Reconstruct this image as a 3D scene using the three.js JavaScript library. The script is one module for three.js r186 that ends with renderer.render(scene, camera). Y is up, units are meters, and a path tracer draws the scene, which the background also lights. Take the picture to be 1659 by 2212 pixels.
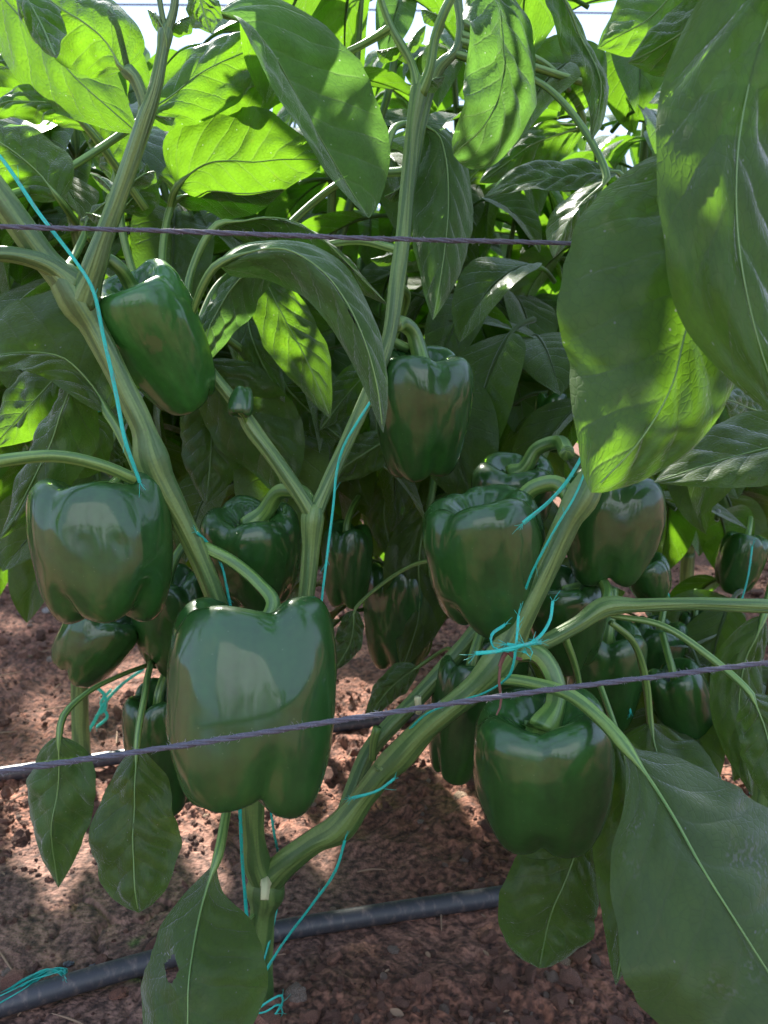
import * as THREE from 'three';
import { mergeGeometries } from 'three/addons/utils/BufferGeometryUtils.js';
import { ImprovedNoise } from 'three/addons/math/ImprovedNoise.js';

// ---------------------------------------------------------------- camera, sky, sun, exposure
const scene = new THREE.Scene();
const PITCH = THREE.MathUtils.degToRad(12), EYE = new THREE.Vector3(0, 0.5, 0);
const camera = new THREE.PerspectiveCamera(62, 0.75, 0.02, 200);
camera.position.copy(EYE);
camera.lookAt(0, EYE.y - Math.sin(PITCH), -Math.cos(PITCH));
camera.focus = 0.5; camera.userData.fStop = 16;
const renderer = new THREE.WebGLRenderer({ antialias: true });
renderer.toneMapping = THREE.LinearToneMapping;
renderer.toneMappingExposure = 4.0;
renderer.shadowMap.enabled = true;
{ // bright, slightly blue daylight through milky greenhouse film: nearly even in every direction
  const w = 128, h = 64, a = new Float32Array(w * h * 4);
  for (let j = 0; j < h; j++) for (let i = 0; i < w; i++) {
    const el = ((j + 0.5) / h - 0.5) * Math.PI, k = Math.max(0, Math.sin(el)), o = (j * w + i) * 4;
    a[o] = 0.265 - 0.035 * k; a[o + 1] = 0.335 - 0.03 * k; a[o + 2] = 0.485 - 0.015 * k; a[o + 3] = 1;
  }
  const t = new THREE.DataTexture(a, w, h, THREE.RGBAFormat, THREE.FloatType);
  t.mapping = THREE.EquirectangularReflectionMapping; t.magFilter = THREE.LinearFilter; t.needsUpdate = true;
  scene.background = t; scene.environment = t;
}
const SUN_DIR = new THREE.Vector3(-0.3, 0.64, -0.7).normalize();
const sun = new THREE.DirectionalLight(new THREE.Color(1, 0.95, 0.86), 5);
sun.position.copy(SUN_DIR).multiplyScalar(8); sun.castShadow = true; sun.shadow.radius = 4.5;
sun.shadow.mapSize.set(4096, 4096);
Object.assign(sun.shadow.camera, { left: -4, right: 4, top: 4, bottom: -4, near: 0.5, far: 20 });
scene.add(sun, sun.target);

// ---------------------------------------------------------------- helpers
const KPX = Math.tan(THREE.MathUtils.degToRad(31)) / 1106;
const V = (x, y, z) => new THREE.Vector3(x, y, z);
const RIGHT = V(1, 0, 0), UP = V(0, Math.cos(PITCH), -Math.sin(PITCH)), FWD = V(0, -Math.sin(PITCH), -Math.cos(PITCH));
const cs = (x, y, d) => V((x - 829.5) * KPX * d, -(y - 1106) * KPX * d, d);
const toWorld = (v) => EYE.clone().addScaledVector(RIGHT, v.x).addScaledVector(UP, v.y).addScaledVector(FWD, v.z);
const P = (x, y, d) => toWorld(cs(x, y, d));
const G = (x, y) => { const r = P(x, y, 1).sub(EYE); return EYE.clone().addScaledVector(r, -EYE.y / r.y); };
const rng = (s) => () => { s = (s + 0x6d2b79f5) | 0; let t = Math.imul(s ^ (s >>> 15), 1 | s); t = (t + Math.imul(t ^ (t >>> 7), 61 | t)) ^ t; return ((t ^ (t >>> 14)) >>> 0) / 4294967296; };
const perlin = new ImprovedNoise();
const noise = (x, y = 0, z = 0) => perlin.noise(x + 31.7, y + 17.3, z + 5.1);
const fbm = (x, y, z = 0, o = 4) => { let s = 0, a = 0.5; for (let i = 0; i < o; i++) { s += a * noise(x, y, z + i * 7.7); x *= 2.03; y *= 2.03; z *= 2.03; a *= 0.5; } return s; };
const sm = (a, b, x) => { const t = Math.min(1, Math.max(0, (x - a) / (b - a))); return t * t * (3 - 2 * t); };
const lerp = (a, b, t) => a + (b - a) * t;
const hash2 = (x, y) => { const s = Math.sin(x * 127.1 + y * 311.7) * 43758.5453; return s - Math.floor(s); };
function worley(x, y) { // nearest and second nearest cell distance, cell id
  const ix = Math.floor(x), iy = Math.floor(y); let a = 9, b = 9, id = 0;
  for (let j = -1; j < 2; j++) for (let i = -1; i < 2; i++) {
    const cx = ix + i + hash2(ix + i, iy + j), cy = iy + j + hash2(iy + j + 3.3, ix + i + 9.1), d = Math.hypot(cx - x, cy - y);
    if (d < a) { b = a; a = d; id = hash2(ix + i + 0.5, iy + j + 0.7); } else if (d < b) b = d;
  }
  return [a, b, id];
}
const taken = new Map();
const numbered = (n) => { const k = taken.get(n) ?? 0; taken.set(n, k + 1); return k ? `${n}_${String(k).padStart(3, '0')}` : n; };
function shade(o) { o.castShadow = true; o.receiveShadow = true; return o; }
function mesh(name, geo, mat, parent) { const m = shade(new THREE.Mesh(geo, mat)); m.name = name; parent.add(m); return m; }
function thing(name, label, category, at, group) {
  const o = new THREE.Group(); o.name = numbered(name); o.position.copy(at ?? V(0, 0, 0)); scene.add(o);
  o.userData = { label, category }; if (group) o.userData.group = group;
  return o;
}
function solo(name, geo, mat, userData) { const m = mesh(numbered(name), geo, mat, scene); m.userData = userData; return m; }
const shifted = (geo, o) => geo.translate(-o.x, -o.y, -o.z);

function tex(w, h, fn, srgb = true, wrap = THREE.RepeatWrapping) { // fn(u, v) -> [r, g, b] 0..1 as displayed
  const a = new Uint8Array(w * h * 4);
  for (let j = 0; j < h; j++) for (let i = 0; i < w; i++) {
    const c = fn((i + 0.5) / w, (j + 0.5) / h), o = (j * w + i) * 4;
    for (let k = 0; k < 3; k++) a[o + k] = Math.max(0, Math.min(255, c[k] * 255)); a[o + 3] = 255;
  }
  const t = new THREE.DataTexture(a, w, h); t.wrapS = t.wrapT = wrap; t.magFilter = THREE.LinearFilter; t.generateMipmaps = true; t.minFilter = THREE.LinearMipmapLinearFilter;
  if (srgb) t.colorSpace = THREE.SRGBColorSpace; t.needsUpdate = true;
  return t;
}
const toS = (c) => (c <= 0.0031308 ? c * 12.92 : 1.055 * c ** (1 / 2.4) - 0.055);
const lin = (r, g, b) => new THREE.Color().setRGB(r, g, b);
// wrapping noise for tiles
const tileN = (u, v, fx, fy, z) => { const a = u * Math.PI * 2, b = v * Math.PI * 2; return noise(Math.cos(a) * fx + z, Math.sin(a) * fx + Math.cos(b) * fy, Math.sin(b) * fy + z * 0.7); };

// ---------------------------------------------------------------- materials
const VEINS = 7, SWEEP = 0.3;
const veinPhase = (s, t) => (t - SWEEP * Math.pow(Math.abs(s), 0.85) * (1 - 0.35 * t)) * VEINS + (s < 0 ? 0.42 : 0);
const line = (ph, w) => { const f = Math.abs(ph - Math.round(ph)); return Math.exp(-((f / w) ** 2)); };
function leafMaps(base, vein, spot, seed, residue = 0) {
  const cache = new Map(), height = (u, v) => { const key = Math.floor(u * 512) + 512 * Math.floor(v * 768); let h = cache.get(key); if (!h) cache.set(key, h = veins(u, v)); return h; };
  const veins = (u, v) => {
    const s = 2 * u - 1, j = 0.05 * noise(u * 9, v * 14, seed), ph = veinPhase(s, v) + j;
    const [a, b] = worley(u * 26 + seed, v * 40), fine = Math.exp(-(((b - a) / 0.12) ** 2));
    const lat = line(ph, 0.055 * (1.1 - 0.6 * Math.abs(s))) * sm(1, 0.8, Math.abs(s)), mid = Math.exp(-((s / (0.028 * (1.25 - v))) ** 2));
    return [Math.max(mid, 0.8 * lat), fine];
  };
  const col = tex(512, 768, (u, v) => {
    const [big, fine] = height(u, v), n = fbm(u * 4, v * 6, seed) * 0.55 + fbm(u * 30, v * 44, seed + 3, 2) * 0.25;
    const blot = sm(0.30, 0.42, fbm(u * 7 + 3, v * 9, seed + 9)), k = (1 + n * 0.6) * (1 - 0.07 * fine * (1 - big)), f = 0.75 * big;
    const sp = sm(0.055, 0.03, worley(u * 9 + seed * 3, v * 13)[0]) * (hash2(Math.floor(u * 9 + seed * 3), Math.floor(v * 13)) > 0.82 ? 1 : 0);
    const dust = residue * (0.5 * sm(0.16, 0.42, fbm(u * 3.2, v * 5, 61, 4)) * sm(-0.1, 0.3, fbm(u * 50, v * 75, 62, 3)) + 0.05);
    return [0, 1, 2].map((i) => toS(lerp(lerp(lerp(base[i] * k, vein[i], f), spot[i], 0.35 * blot), 0.42, Math.max(sp * 0.5, dust))));
  }, true, THREE.ClampToEdgeWrapping);
  const bump = tex(512, 768, (u, v) => { const [big, fine] = height(u, v); const h = 0.62 - 0.4 * big - 0.13 * fine + 0.2 * fbm(u * 40, v * 60, seed, 2); return [h, h, h]; }, false, THREE.ClampToEdgeWrapping);
  return [col, bump];
}
function leafMaterial(base, vein, spot, seed, o) {
  const [map, bumpMap] = leafMaps(base, vein, spot, seed, o.residue);
  return new THREE.MeshPhysicalMaterial({ map, bumpMap, bumpScale: 0.0011, roughness: 0.92, side: THREE.DoubleSide, transmission: o.t, thickness: 0, ior: 1.5, specularIntensity: 0.45, clearcoat: o.coat, clearcoatRoughness: o.cr });
}
// one leaf green throughout, in three vein patterns; the lower face of a pepper leaf is a little paler and matter; one leaf carries white spray residue
const BLADE = [0.095, 0.213, 0.008], RIB = [0.105, 0.205, 0.025], MOTTLE = [0.125, 0.215, 0.01], UPPER = { t: 0.8, coat: 1, cr: 0.24 };
const LEAF = {
  one: leafMaterial(BLADE, RIB, MOTTLE, 1.3, UPPER), two: leafMaterial(BLADE, RIB, MOTTLE, 4.1, UPPER), three: leafMaterial(BLADE, RIB, MOTTLE, 7.7, UPPER),
  under: leafMaterial([0.082, 0.19, 0.026], [0.115, 0.21, 0.055], [0.095, 0.2, 0.026], 2.9, { t: 0.68, coat: 0.6, cr: 0.4 }),
  dusty: leafMaterial(BLADE, RIB, MOTTLE, 5.6, { ...UPPER, residue: 1 }),
};
const stemTex = tex(256, 512, (u, v) => {
  const n = tileN(u, v, 2.2, 0.35, 3) * 1.1 + tileN(u, v, 7, 0.5, 9) * 0.5, k = sm(-0.25, 0.35, n + 0.25 * Math.sin(u * Math.PI * 10));
  const g = 1 + 0.25 * fbm(u * 20, v * 60, 2, 2), cork = 0.65 * sm(0.3, 0.42, fbm(u * 7, v * 16, 31, 4));
  return [lerp(lerp(0.05, 0.125, k), 0.15, cork) * g, lerp(lerp(0.11, 0.205, k), 0.125, cork) * g, lerp(lerp(0.026, 0.054, k), 0.07, cork) * g].map(toS);
});
const stemBump = tex(256, 256, (u, v) => { const h = 0.5 + 0.5 * tileN(u, v, 5, 0.6, 4) + 0.2 * fbm(u * 50, v * 50, 1, 2); return [h, h, h]; }, false);
const STEM = new THREE.MeshPhysicalMaterial({ map: stemTex, bumpMap: stemBump, bumpScale: 0.0006, roughness: 0.5, clearcoat: 0.25, clearcoatRoughness: 0.4 });
const PETIOLE = new THREE.MeshPhysicalMaterial({ map: stemTex, color: lin(1.25, 1.3, 1.1), roughness: 0.5, clearcoat: 0.3, clearcoatRoughness: 0.35 });
const NODE = new THREE.MeshStandardMaterial({ color: lin(0.5, 0.5, 0.28), roughness: 0.75 });
const WILT = new THREE.MeshStandardMaterial({ color: lin(0.14, 0.06, 0.045), roughness: 0.9, side: THREE.DoubleSide });
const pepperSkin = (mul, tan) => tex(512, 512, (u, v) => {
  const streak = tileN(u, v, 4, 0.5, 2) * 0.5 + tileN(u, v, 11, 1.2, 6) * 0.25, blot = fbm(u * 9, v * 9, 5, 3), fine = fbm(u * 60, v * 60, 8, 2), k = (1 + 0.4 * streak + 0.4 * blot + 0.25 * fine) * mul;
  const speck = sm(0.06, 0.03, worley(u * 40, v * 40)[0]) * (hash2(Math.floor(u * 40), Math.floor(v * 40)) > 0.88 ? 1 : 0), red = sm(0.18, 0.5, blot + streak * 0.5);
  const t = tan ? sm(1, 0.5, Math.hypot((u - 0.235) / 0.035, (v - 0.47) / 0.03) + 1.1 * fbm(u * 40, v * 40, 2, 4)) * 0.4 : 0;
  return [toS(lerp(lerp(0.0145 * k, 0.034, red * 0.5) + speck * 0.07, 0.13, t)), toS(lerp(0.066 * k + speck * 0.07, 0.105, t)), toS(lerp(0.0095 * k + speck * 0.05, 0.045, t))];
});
const pepBump = tex(512, 512, (u, v) => { const h = 0.5 + 0.5 * fbm(u * 24, v * 24, 1, 3); return [h, h, h]; }, false);
const pepGloss = tex(512, 512, (u, v) => { const h = 0.38 + 0.5 * sm(-0.25, 0.5, fbm(u * 7, v * 7, 14, 4)) + 0.35 * fbm(u * 70, v * 70, 15, 2); return [h, h, h]; }, false);
const pepperMat = (map) => new THREE.MeshPhysicalMaterial({ map, bumpMap: pepBump, bumpScale: 0.0004, roughness: 0.5, specularIntensity: 0.5, clearcoat: 1, clearcoatRoughness: 0.3, clearcoatRoughnessMap: pepGloss });
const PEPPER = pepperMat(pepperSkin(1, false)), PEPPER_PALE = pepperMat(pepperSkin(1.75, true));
const twTex = tex(64, 256, (u, v) => { const k = 0.8 + 0.5 * tileN(u, v, 5, 0.6, 2) + 0.4 * fbm(u * 20, v * 60, 3, 2), d = sm(0.05, 0.4, fbm(u * 3, v * 14, 9, 3)); return [lerp(0.02, 0.14, d) * k, lerp(0.60, 0.42, d) * k, lerp(0.49, 0.34, d) * k].map(toS); });
const TWINE = new THREE.MeshPhysicalMaterial({ map: twTex, roughness: 0.55, transmission: 0.2, thickness: 0, side: THREE.DoubleSide });
const ropeTex = tex(64, 256, (u, v) => { const k = 1 + 0.7 * tileN(u, v, 6, 2, 4) + 0.4 * fbm(u * 30, v * 90, 3, 2); return [0.085 * k, 0.082 * k, 0.105 * k].map(toS); });
const ROPE = new THREE.MeshStandardMaterial({ map: ropeTex, roughness: 0.85 });
const FUZZ = new THREE.MeshStandardMaterial({ color: lin(0.3, 0.28, 0.33), roughness: 0.9 });
const pipeTex = tex(256, 512, (u, v) => { const d = sm(-0.05, 0.45, fbm(u * 6, v * 14, 8) + 0.25 * fbm(u * 40, v * 80, 2, 2)), k = 1 + 0.3 * fbm(u * 20, v * 50, 4); return [lerp(0.035, 0.16, d * 0.6) * k, lerp(0.035, 0.12, d * 0.6) * k, lerp(0.042, 0.105, d * 0.6) * k].map(toS); });
const PIPE = new THREE.MeshPhysicalMaterial({ map: pipeTex, roughness: 0.5, clearcoat: 0.2, clearcoatRoughness: 0.4 });

// ---------------------------------------------------------------- geometry builders
function finish(pos, uv, idx, col) {
  const g = new THREE.BufferGeometry();
  g.setAttribute('position', new THREE.Float32BufferAttribute(pos, 3)); g.setAttribute('uv', new THREE.Float32BufferAttribute(uv, 2));
  if (col) g.setAttribute('color', new THREE.Float32BufferAttribute(col, 3));
  g.setIndex(idx); g.computeVertexNormals();
  return g;
}
// tube through world points with a radius at each; ribs = angular ridges
function tube(pts, radii, { seg = 0, sides = 10, rib = 0, ribs = 5, step = 0.006, flat = 1, wob = 0, seed = 1, vlen = 0.1 } = {}) {
  const c = new THREE.CatmullRomCurve3(pts, false, 'centripetal'), L = c.getLength(), n = seg || Math.max(4, Math.min(90, Math.ceil(L / step)));
  const q = pts.map((p) => p), acc = [0]; for (let i = 1; i < q.length; i++) acc.push(acc[i - 1] + q[i].distanceTo(q[i - 1]));
  const rad = (t) => { const x = t * acc.at(-1); let i = 1; while (i < acc.length - 1 && acc[i] < x) i++; const f = (x - acc[i - 1]) / Math.max(1e-9, acc[i] - acc[i - 1]); return lerp(radii[i - 1], radii[i], sm(0, 1, f)); };
  const pos = [], uv = [], idx = []; let N = null, T0 = null;
  for (let i = 0; i <= n; i++) {
    const t = i / n, p = c.getPointAt(t), T = c.getTangentAt(t);
    if (!N) N = V(0.31, 0.2, 1).cross(T).normalize(); else { const ax = T0.clone().cross(T), s = ax.length(); if (s > 1e-6) N.applyAxisAngle(ax.divideScalar(s), Math.asin(Math.min(1, s))); N.addScaledVector(T, -N.dot(T)).normalize(); }
    T0 = T; const B = T.clone().cross(N), r0 = rad(t);
    for (let k = 0; k <= sides; k++) {
      const a = (k / sides) * Math.PI * 2, w = wob ? 1 + wob * noise(Math.cos(a) * 0.8 + seed, Math.sin(a) * 0.8, t * L * 40) : 1, r = r0 * w * (1 + rib * Math.cos(a * ribs));
      const v = p.clone().addScaledVector(N, Math.cos(a) * r).addScaledVector(B, Math.sin(a) * r * flat);
      pos.push(v.x, v.y, v.z); uv.push(k / sides, (t * L) / vlen);
    }
  }
  const m = sides + 1;
  for (let i = 0; i < n; i++) for (let k = 0; k < sides; k++) { const a = i * m + k; idx.push(a, a + 1, a + m, a + 1, a + m + 1, a + m); }
  for (const [i, p, f] of [[0, c.getPointAt(0), 1], [n, c.getPointAt(1), 0]]) { // rounded-off ends
    const o = pos.length / 3; pos.push(p.x, p.y, p.z); uv.push(0.5, 0.02);
    for (let k = 0; k < sides; k++) { const a = i * m + k; f ? idx.push(o, a + 1, a) : idx.push(o, a, a + 1); }
  }
  return finish(pos, uv, idx);
}
// stem given in picture numbers: [x, y, depth, width]
const stemTube = (list, o = {}) => tube(list.map((p) => P(p[0], p[1], p[2])), list.map((p) => (p[3] / 2) * KPX * p[2]), { rib: 0.075, ribs: 5, sides: 30, wob: 0.09, step: 0.004, ...o });

function gridLeaf(at, nt, ns, { quilt = 0.0016, groove = 0.001, seed = 1, hole = null, shapeF = () => 1 }) {
  const pos = [], uv = [], idx = [], W = ns + 1, pts = [];
  for (let i = 0; i <= nt; i++) for (let j = 0; j <= ns; j++) { let s = -1 + (2 * j) / ns, t = i / nt; if (hole) { const a = (s - hole[0]) / hole[2], b = (t - hole[1]) / hole[3], e = Math.hypot(a, b); if (e > 0.5 && e < 1.45) { const k = (0.92 + 0.25 * noise(a * 2, b * 2, 3)) / e; s = hole[0] + a * k * hole[2]; t = hole[1] + b * k * hole[3]; } } pts.push(at(s, t)); }
  const get = (i, j) => pts[Math.max(0, Math.min(nt, i)) * W + Math.max(0, Math.min(ns, j))];
  const A = V(0, 0, 0), B = V(0, 0, 0);
  for (let i = 0; i <= nt; i++) for (let j = 0; j <= ns; j++) {
    const s = -1 + (2 * j) / ns, t = i / nt, p = get(i, j);
    A.subVectors(get(i, j + 1), get(i, j - 1)); B.subVectors(get(i + 1, j), get(i - 1, j)); A.cross(B); if (A.lengthSq() > 1e-18) A.normalize();
    const ph = veinPhase(s, t), f = Math.abs(ph - Math.round(ph)) * 2, pill = Math.pow(Math.sin(f * Math.PI / 2), 0.8);
    const h = shapeF(t) * (quilt * (pill * (1 - Math.abs(s) ** 3) * Math.min(1, Math.abs(s) * 4) + 0.9 * noise(s * 3 + seed, t * 6, seed)) - groove * Math.exp(-((s / 0.1) ** 2)));
    pos.push(p.x + A.x * h, p.y + A.y * h, p.z + A.z * h); uv.push((s + 1) / 2, t);
  }
  for (let i = 0; i < nt; i++) for (let j = 0; j < ns; j++) {
    if (hole) { const s = -1 + (2 * (j + 0.5)) / ns, t = (i + 0.5) / nt; if (((s - hole[0]) / hole[2]) ** 2 + ((t - hole[1]) / hole[3]) ** 2 < 1) continue; }
    const a = i * W + j; idx.push(a, a + 1, a + W, a + 1, a + W + 1, a + W);
  }
  return finish(pos, uv, idx);
}
const outline = (a, b) => { const pk = a / (a + b), mx = pk ** a * (1 - pk) ** b; return (t) => (t <= 0 || t >= 1 ? 0 : (t ** a * (1 - t) ** b) / mx); };
let leafSeed = 11;
// leaf by its midrib [x, y, depth], half widths to the traveller's left and right, and how far each edge lies behind (+) or before (-) the midrib in metres
function leaf(plant, kind, mid, wl, wr, o = {}) {
  const seed = leafSeed++ * 1.37, r = rng(leafSeed * 77), f = outline(o.a ?? 0.72, o.b ?? 1.0), zl = o.zl ?? 0.01, zr = o.zr ?? 0.01;
  const c = new THREE.CatmullRomCurve3(mid.map((m) => cs(...m)), false, 'centripetal'), L = c.getLength();
  const wave = o.wave ?? 0.0035, fr = 1.6 + r() * 1.6, ph = r() * 6.28, ph2 = r() * 6.28, cup = o.cup ?? 0;
  const N = 100, pp = c.getSpacedPoints(N), perp = pp.map((p, i) => { const a = pp[Math.max(0, i - 3)], b = pp[Math.min(N, i + 3)], q = V(b.y - a.y, -(b.x - a.x), 0); return q.lengthSq() > 1e-12 ? q.normalize() : V(1, 0, 0); });
  const at = (s, t) => {
    const i = Math.min(N - 1, Math.floor(t * N)), k = t * N - i, p = pp[i].clone().lerp(pp[i + 1], k), q = perp[i].clone().lerp(perp[i + 1], k).normalize();
    const m = Math.abs(s), ff = f(t), ew = 1 + 0.1 * noise(t * 4 + seed, s > 0 ? 3 : 8, seed) + 0.05 * noise(t * 13 + seed, s > 0 ? 3 : 8, seed), w = (s > 0 ? wr : wl) * KPX * p.z * ff * ew;
    p.addScaledVector(q, Math.sign(s) * m * w);
    p.z += (s > 0 ? zr : zl) * m * ff + cup * m * m * ff + wave * m * m * ff * Math.sin(t * fr * 6.28 + (s > 0 ? ph : ph2)) + ff * Math.min(1, L * 9) * (0.009 * noise(s * 1.1 + seed, t * 2.6, seed * 2) + 0.004 * noise(s * 2.6 + seed, t * 6, seed * 3));
    return toWorld(p);
  };
  const big = (wl + wr) * L > 60;
  const base = toWorld(c.getPointAt(0)), lf = new THREE.Group();
  const q = o.quilt ?? 0.0024;
  const g = shifted(gridLeaf(at, big ? 60 : 44, big ? 28 : 20, { quilt: q, groove: 0.0012, seed, hole: o.hole, shapeF: (t) => Math.min(1, f(t) * 1.3) }), plant.position);
  const m = mesh('leaf', g, LEAF[kind], plant);
  if (o.label) m.userData.label = o.label;
  // petiole and midrib in one tapering strand
  const pet = o.pet ?? null, pts = [], rad = [], pw = (o.pw ?? 18) * KPX / 2;
  if (pet) for (const p of pet) { pts.push(P(p[0], p[1], p[2])); rad.push((p[3] ?? o.pw ?? 18) * KPX * p[2] / 2); }
  else { const a = c.getPointAt(0), T = c.getTangentAt(0); const e = a.clone().addScaledVector(T, -Math.min(0.03, L * 0.35)); e.z += Math.min(0.02, L * 0.2); const w0 = toWorld(a), w1 = toWorld(e), back = w0.clone().sub(w1).normalize(); let best = null, score = 0.3;
    for (const [pl, q] of stemPts) { if (pl !== plant) continue; const v = w0.clone().sub(q), dist = v.length(), sc = dist * (1.6 - 0.6 * v.divideScalar(dist).dot(back)); if (dist > 0.012 && sc < score) { score = sc; best = q; } }
    if (best) { pts.push(best.clone(), best.clone().lerp(w0, 0.5).addScaledVector(back, -0.2 * best.distanceTo(w0)).add(V(0, 0.06 * best.distanceTo(w0), 0))); rad.push(pw * a.z * 1.1, pw * a.z * 0.9); } else { pts.push(w1); rad.push(pw * a.z); } }
  const toEye = (p) => p; // the strand sits inside the blade's groove, half sunk on either side
  for (const t of [0, 0.12, 0.25, 0.4, 0.55, 0.7, 0.85, 0.97]) { pts.push(toEye(at(0, t))); rad.push(Math.max(0.0004, pw * c.getPointAt(t).z * (t === 0 ? 0.95 : 0.27 * (1 - t)))); }
  mesh('petiole', shifted(tube(pts, rad, { sides: 8, step: 0.006, rib: 0.06, ribs: 3 }), plant.position), o.petMat ?? PETIOLE, m);
  return m;
}

function pepperGeo(seed, lobes, { taper = 0.12, fur = 1, phase = 0, squat = 1 } = {}) {
  const r = rng(seed), furrows = [], high = [], nT = 84, nV = 62;
  for (let k = 0; k < lobes; k++) { furrows.push(phase + (k + (r() - 0.5) * 0.2) * Math.PI * 2 / lobes); high.push((r() - 0.5) * 0.09); }
  const prof = new THREE.CatmullRomCurve3([[0, 0.80], [0.1, 0.795], [0.22, 0.82], [0.36, 0.9], [0.52, 0.975], [0.69, 1.0], [0.85, 0.97], [0.955, 0.885], [1.0, 0.75], [1.0, 0.56], [0.99, 0.38], [0.955, 0.22], [0.87, 0.095], [0.72, 0.015], [0.53, 0.0], [0.34, 0.03], [0.15, 0.075], [0, 0.09]].map(([a, b]) => V(a, b, 0)));
  const ps = prof.getSpacedPoints(nV), pos = [], uv = [], idx = [];
  for (let i = 0; i <= nV; i++) for (let k = 0; k <= nT; k++) {
    const th = (k / nT) * Math.PI * 2; let F = 0, hi = 0, wsum = 0;
    furrows.forEach((a, n) => {
      let d = Math.abs(((th - a + Math.PI * 5) % (Math.PI * 2)) - Math.PI); const f = Math.exp(-((d / 0.17) ** 2)) * 0.4 + Math.exp(-((d / 0.5) ** 2)) * 0.6; F = Math.max(F, f);
      const mid = a + Math.PI / lobes, dm = Math.abs(((th - mid + Math.PI * 5) % (Math.PI * 2)) - Math.PI), w = Math.exp(-((dm / 0.6) ** 2)); hi += high[n] * w; wsum += w;
    });
    hi /= Math.max(0.5, wsum);
    let { x: rho, y } = ps[i]; const top = sm(0.55, 0.95, y), bot = sm(0.4, 0.05, y), rim = sm(0.12, 0.5, rho);
    rho *= 1 - taper * sm(0.75, 0.0, y);
    const nz = 1 + 0.045 * noise(Math.cos(th) * 1.1 + seed, Math.sin(th) * 1.1, y * 1.4) + 0.02 * noise(Math.cos(th) * 4 + seed, Math.sin(th) * 4, y * 6);
    const R = rho * nz * (1 - fur * F * rim * (0.035 + 0.075 * top + 0.12 * bot)) * (1 + 0.25 * hi * (1 - rim * 0));
    y += rim * (top * (hi - 0.065 * fur * F * (1 - sm(0.85, 1, rho) * 0.5)) + bot * (-hi * 0.8 + 0.09 * fur * F));
    pos.push(Math.cos(th) * R, (y - 0.5) * squat, Math.sin(th) * R); uv.push(k / nT, i / nV);
  }
  const W = nT + 1;
  for (let i = 0; i < nV; i++) for (let k = 0; k < nT; k++) { const a = i * W + k; idx.push(a, a + 1, a + W, a + 1, a + W + 1, a + W); }
  const g = finish(pos, uv, idx), nn = g.attributes.normal; // close the seam
  for (let i = 0; i <= nV; i++) { const a = i * W, b = a + nT, v = V(nn.getX(a) + nn.getX(b), nn.getY(a) + nn.getY(b), nn.getZ(a) + nn.getZ(b)).normalize(); nn.setXYZ(a, v.x, v.y, v.z); nn.setXYZ(b, v.x, v.y, v.z); }
  return g;
}
function calyxGeo(seed) { // lobed green collar that lies in the hollow of the shoulder
  const pos = [0, 0.035, 0], uv = [0.5, 0], idx = [], n = 60, rings = 5, r = rng(seed), off = r() * 6;
  for (let q = 1; q <= rings; q++) for (let k = 0; k <= n; k++) { const a = (k / n) * Math.PI * 2, e = 0.26 + 0.055 * Math.cos(a * 6 + off) + 0.03 * noise(Math.cos(a) * 2 + seed, Math.sin(a) * 2, 1), R = e * q / rings; pos.push(Math.cos(a) * R, 0.03 + 0.09 * Math.max(0, q / rings - 0.35) ** 1.5 * 2 * 0.6 + 0.012 * noise(a * 3, q, seed), Math.sin(a) * R); uv.push(q / rings * 0.2, k / n); }
  const W = n + 1;
  for (let k = 0; k < n; k++) idx.push(0, 2 + k, 1 + k);
  for (let q = 0; q < rings - 1; q++) for (let k = 0; k < n; k++) { const a = 1 + q * W + k; idx.push(a, a + 1, a + W, a + 1, a + W + 1, a + W); }
  return finish(pos, uv, idx);
}
const STALK = new THREE.MeshPhysicalMaterial({ map: stemTex, color: lin(1.1, 1.2, 0.9), roughness: 0.45, clearcoat: 0.4, clearcoatRoughness: 0.3 });
let pepSeed = 5;
function pepper(label, x, y, w, h, d, o = {}) {
  const c = P(x, y, d), seed = pepSeed++, px = KPX * d, R = (w / 2) * px * 0.985, H = h * px * (o.hs ?? 1);
  const t = thing('bell_pepper', label, 'pepper', c, 'green bell peppers on the plants');
  const q = new THREE.Quaternion().setFromAxisAngle(FWD, THREE.MathUtils.degToRad(o.roll ?? 0)).multiply(new THREE.Quaternion().setFromAxisAngle(RIGHT, THREE.MathUtils.degToRad(o.pitch ?? 0)));
  const g = pepperGeo(seed * 31, o.lobes ?? 4, { taper: o.taper ?? 0.12, fur: o.fur ?? 1, phase: o.yaw ?? 0 }).scale(R, H, R * (o.dz ?? 0.95)).applyQuaternion(q);
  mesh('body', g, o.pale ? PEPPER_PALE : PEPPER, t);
  if (o.stalk !== null) {
    mesh('calyx', calyxGeo(seed).scale(R, R, R).translate(0, 0.296 * H, 0).applyQuaternion(q), STALK, t);
    const pit = V(0, 0.29 * H, 0).applyQuaternion(q), lift = V(0, 0.46 * H, 0).applyQuaternion(q), sw = (o.sw ?? 30) * px / 2;
    const pts = [pit, ...(o.stalk ? [] : [lift]), ...(o.stalk ?? []).map((s) => P(s[0], s[1], s[2]).sub(c))];
    if (!o.stalk) { pts.push(V(0.004, 0.62 * H, -0.012).applyQuaternion(q), V(0.01, 0.72 * H, -0.03).applyQuaternion(q)); }
    mesh('stalk', tube(pts, pts.map((_, i) => sw * (i === 0 ? 1.7 : i === 1 ? 1.08 : 0.9 + 0.12 * (i / pts.length))), { sides: 14, rib: 0.05, ribs: 5, step: 0.003, wob: 0.06, seed }), STALK, t);
  }
  return t;
}

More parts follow.
